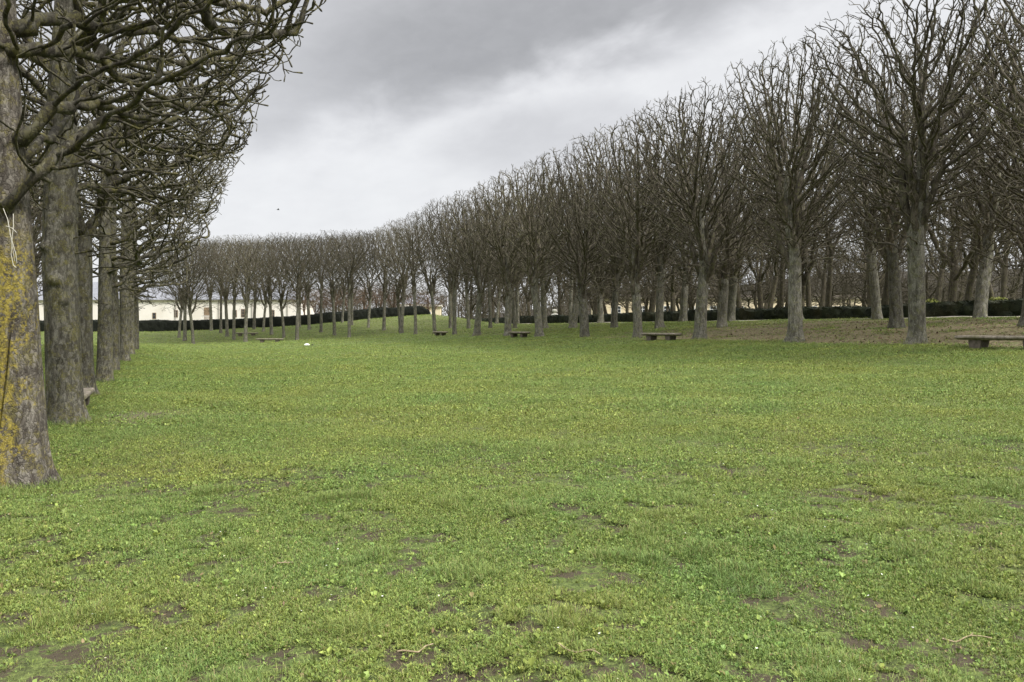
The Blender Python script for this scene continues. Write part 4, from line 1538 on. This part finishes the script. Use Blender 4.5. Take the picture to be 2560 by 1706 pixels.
stick(955, 1524, 0.2, 0.15, "short dry stick in the grass, lower centre and farther left than its twin", 1)
stick(1330, 1535, 0.24, -0.9, "dry stick slanting in the grass, lower centre towards the right", 2)
stick(2225, 1500, 0.26, -0.25, "pale dry stick beside long grass near the lower right corner", 3)
stick(640, 1308, 0.2, 0.4, "thin dry stick lying farthest up the lawn, left of centre", 4)

# ------------------------------------------------------------------ sky, sun, camera
w = bpy.data.worlds.new("World")
C.world = w
w.use_nodes = True
nt = NT(w)
for nd in list(w.node_tree.nodes):
    w.node_tree.nodes.remove(nd)
SUN_EL, SUN_AZ = 48.0, 146.0      # azimuth clockwise from +Y
out = nt.node("ShaderNodeOutputWorld")
sky = nt.node("ShaderNodeTexSky", sky_type="NISHITA", sun_disc=False, sun_elevation=rad(SUN_EL), sun_rotation=rad(SUN_AZ))
bg_sky = nt.node("ShaderNodeBackground", ins={"Color": sky.outputs[0], "Strength": 0.1})
tc = nt.node("ShaderNodeTexCoord").outputs["Generated"]
sep = nt.node("ShaderNodeSeparateXYZ", ins={0: tc})
DEG = 57.29578
az = nt.math("SUBTRACT", nt.math("MULTIPLY", nt.math("ARCTAN2", sep.outputs[0], sep.outputs[1]), DEG), 24.0)
el = nt.math("MULTIPLY", nt.math("ARCSINE", sep.outputs[2]), DEG)
# cloud layers in azimuth / elevation
uv = nt.node("ShaderNodeCombineXYZ", ins={"X": nt.math("ADD", nt.math("MULTIPLY", az, 0.075), nt.math("MULTIPLY", el, 0.03)), "Y": nt.math("SUBTRACT", nt.math("MULTIPLY", el, 0.15), nt.math("MULTIPLY", az, 0.03)), "Z": 3.1}).outputs[0]
nA = nt.noise(uv, 1.7, 5, 0.5, 0.25)
nB = nt.noise(uv, 0.9, 4, 0.5, 0.2)
edge_ = nt.math("ADD", nt.math("MULTIPLY", az, 0.255), 17.0)
f = nt.math("ADD", nt.math("SUBTRACT", el, edge_), nt.math("MULTIPLY", nt.math("SUBTRACT", nA, 0.5), 8.5))
dark = nt.math("MULTIPLY", nt.sstep(f, -1.8, 2.8), nt.sstep(az, -24.0, -8.0, 0.62, 1.0))
# darkest core around (az -4, el 20)
ex = nt.math("DIVIDE", nt.math("ADD", nt.math("SUBTRACT", az, nt.math("MULTIPLY", nt.math("SUBTRACT", el, 20.0), 1.5)), 1.0), 13.0)
ey = nt.math("DIVIDE", nt.math("SUBTRACT", el, 20.5), 5.0)
core = nt.sstep(nt.math("ADD", nt.math("MULTIPLY", ex, ex), nt.math("MULTIPLY", ey, ey)), 1.6, 0.0)
ex2 = nt.math("DIVIDE", nt.math("SUBTRACT", az, 2.5), 9.0)
ey2 = nt.math("DIVIDE", nt.math("SUBTRACT", nt.math("SUBTRACT", el, 13.6), nt.math("MULTIPLY", az, 0.12)), 2.8)
patch = nt.math("MULTIPLY", nt.sstep(nt.math("ADD", nt.math("MULTIPLY", ex2, ex2), nt.math("MULTIPLY", ey2, ey2)), 1.4, 0.1), nt.sstep(nB, 0.3, 0.6, 0.6, 1.0))
val = nt.math("SUBTRACT", 0.89, nt.math("MULTIPLY", dark, nt.math("ADD", 0.3, nt.math("MULTIPLY", core, 0.14))))
val = nt.math("SUBTRACT", val, nt.math("MULTIPLY", patch, 0.17))
val = nt.math("ADD", val, nt.math("MULTIPLY", nt.math("SUBTRACT", nt.noise(uv, 5.0, 5, 0.55, 0.2), 0.5), 0.12))
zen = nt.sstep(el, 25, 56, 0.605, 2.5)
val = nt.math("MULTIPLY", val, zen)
tintc = nt.mix(nt.sstep(val, 0.4, 0.8), (0.965, 0.97, 1.0), (0.99, 1.0, 0.99))
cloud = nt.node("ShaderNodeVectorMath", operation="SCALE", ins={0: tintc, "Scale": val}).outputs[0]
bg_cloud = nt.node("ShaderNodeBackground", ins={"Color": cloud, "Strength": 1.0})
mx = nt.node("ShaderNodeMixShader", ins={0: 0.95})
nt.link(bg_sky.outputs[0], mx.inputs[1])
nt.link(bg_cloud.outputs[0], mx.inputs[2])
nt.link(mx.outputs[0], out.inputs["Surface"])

sun = bpy.data.lights.new("sun", "SUN")
sun.energy = 2.7
sun.angle = rad(12)
sun.color = (1.0, 0.96, 0.9)
so = link(bpy.data.objects.new("sun", sun))
so.rotation_euler = (rad(90 - SUN_EL), 0, rad(180 - SUN_AZ))

cam = bpy.data.cameras.new("camera")
cam.sensor_width = 36
cam.lens = 36 * 773.3 / 1024
cam.clip_end = 3000
co = link(bpy.data.objects.new("camera", cam))
co.location = (0, 0, EYE)
co.rotation_euler = (rad(90 - 0.87), 0, -rad(24.0))
C.camera = co

C.view_settings.view_transform = "Standard"
C.view_settings.look = "None"
C.view_settings.exposure = 0.72
C.view_settings.gamma = 1.0
C.cycles.max_bounces = 6
C.cycles.diffuse_bounces = 3
C.cycles.transmission_bounces = 3
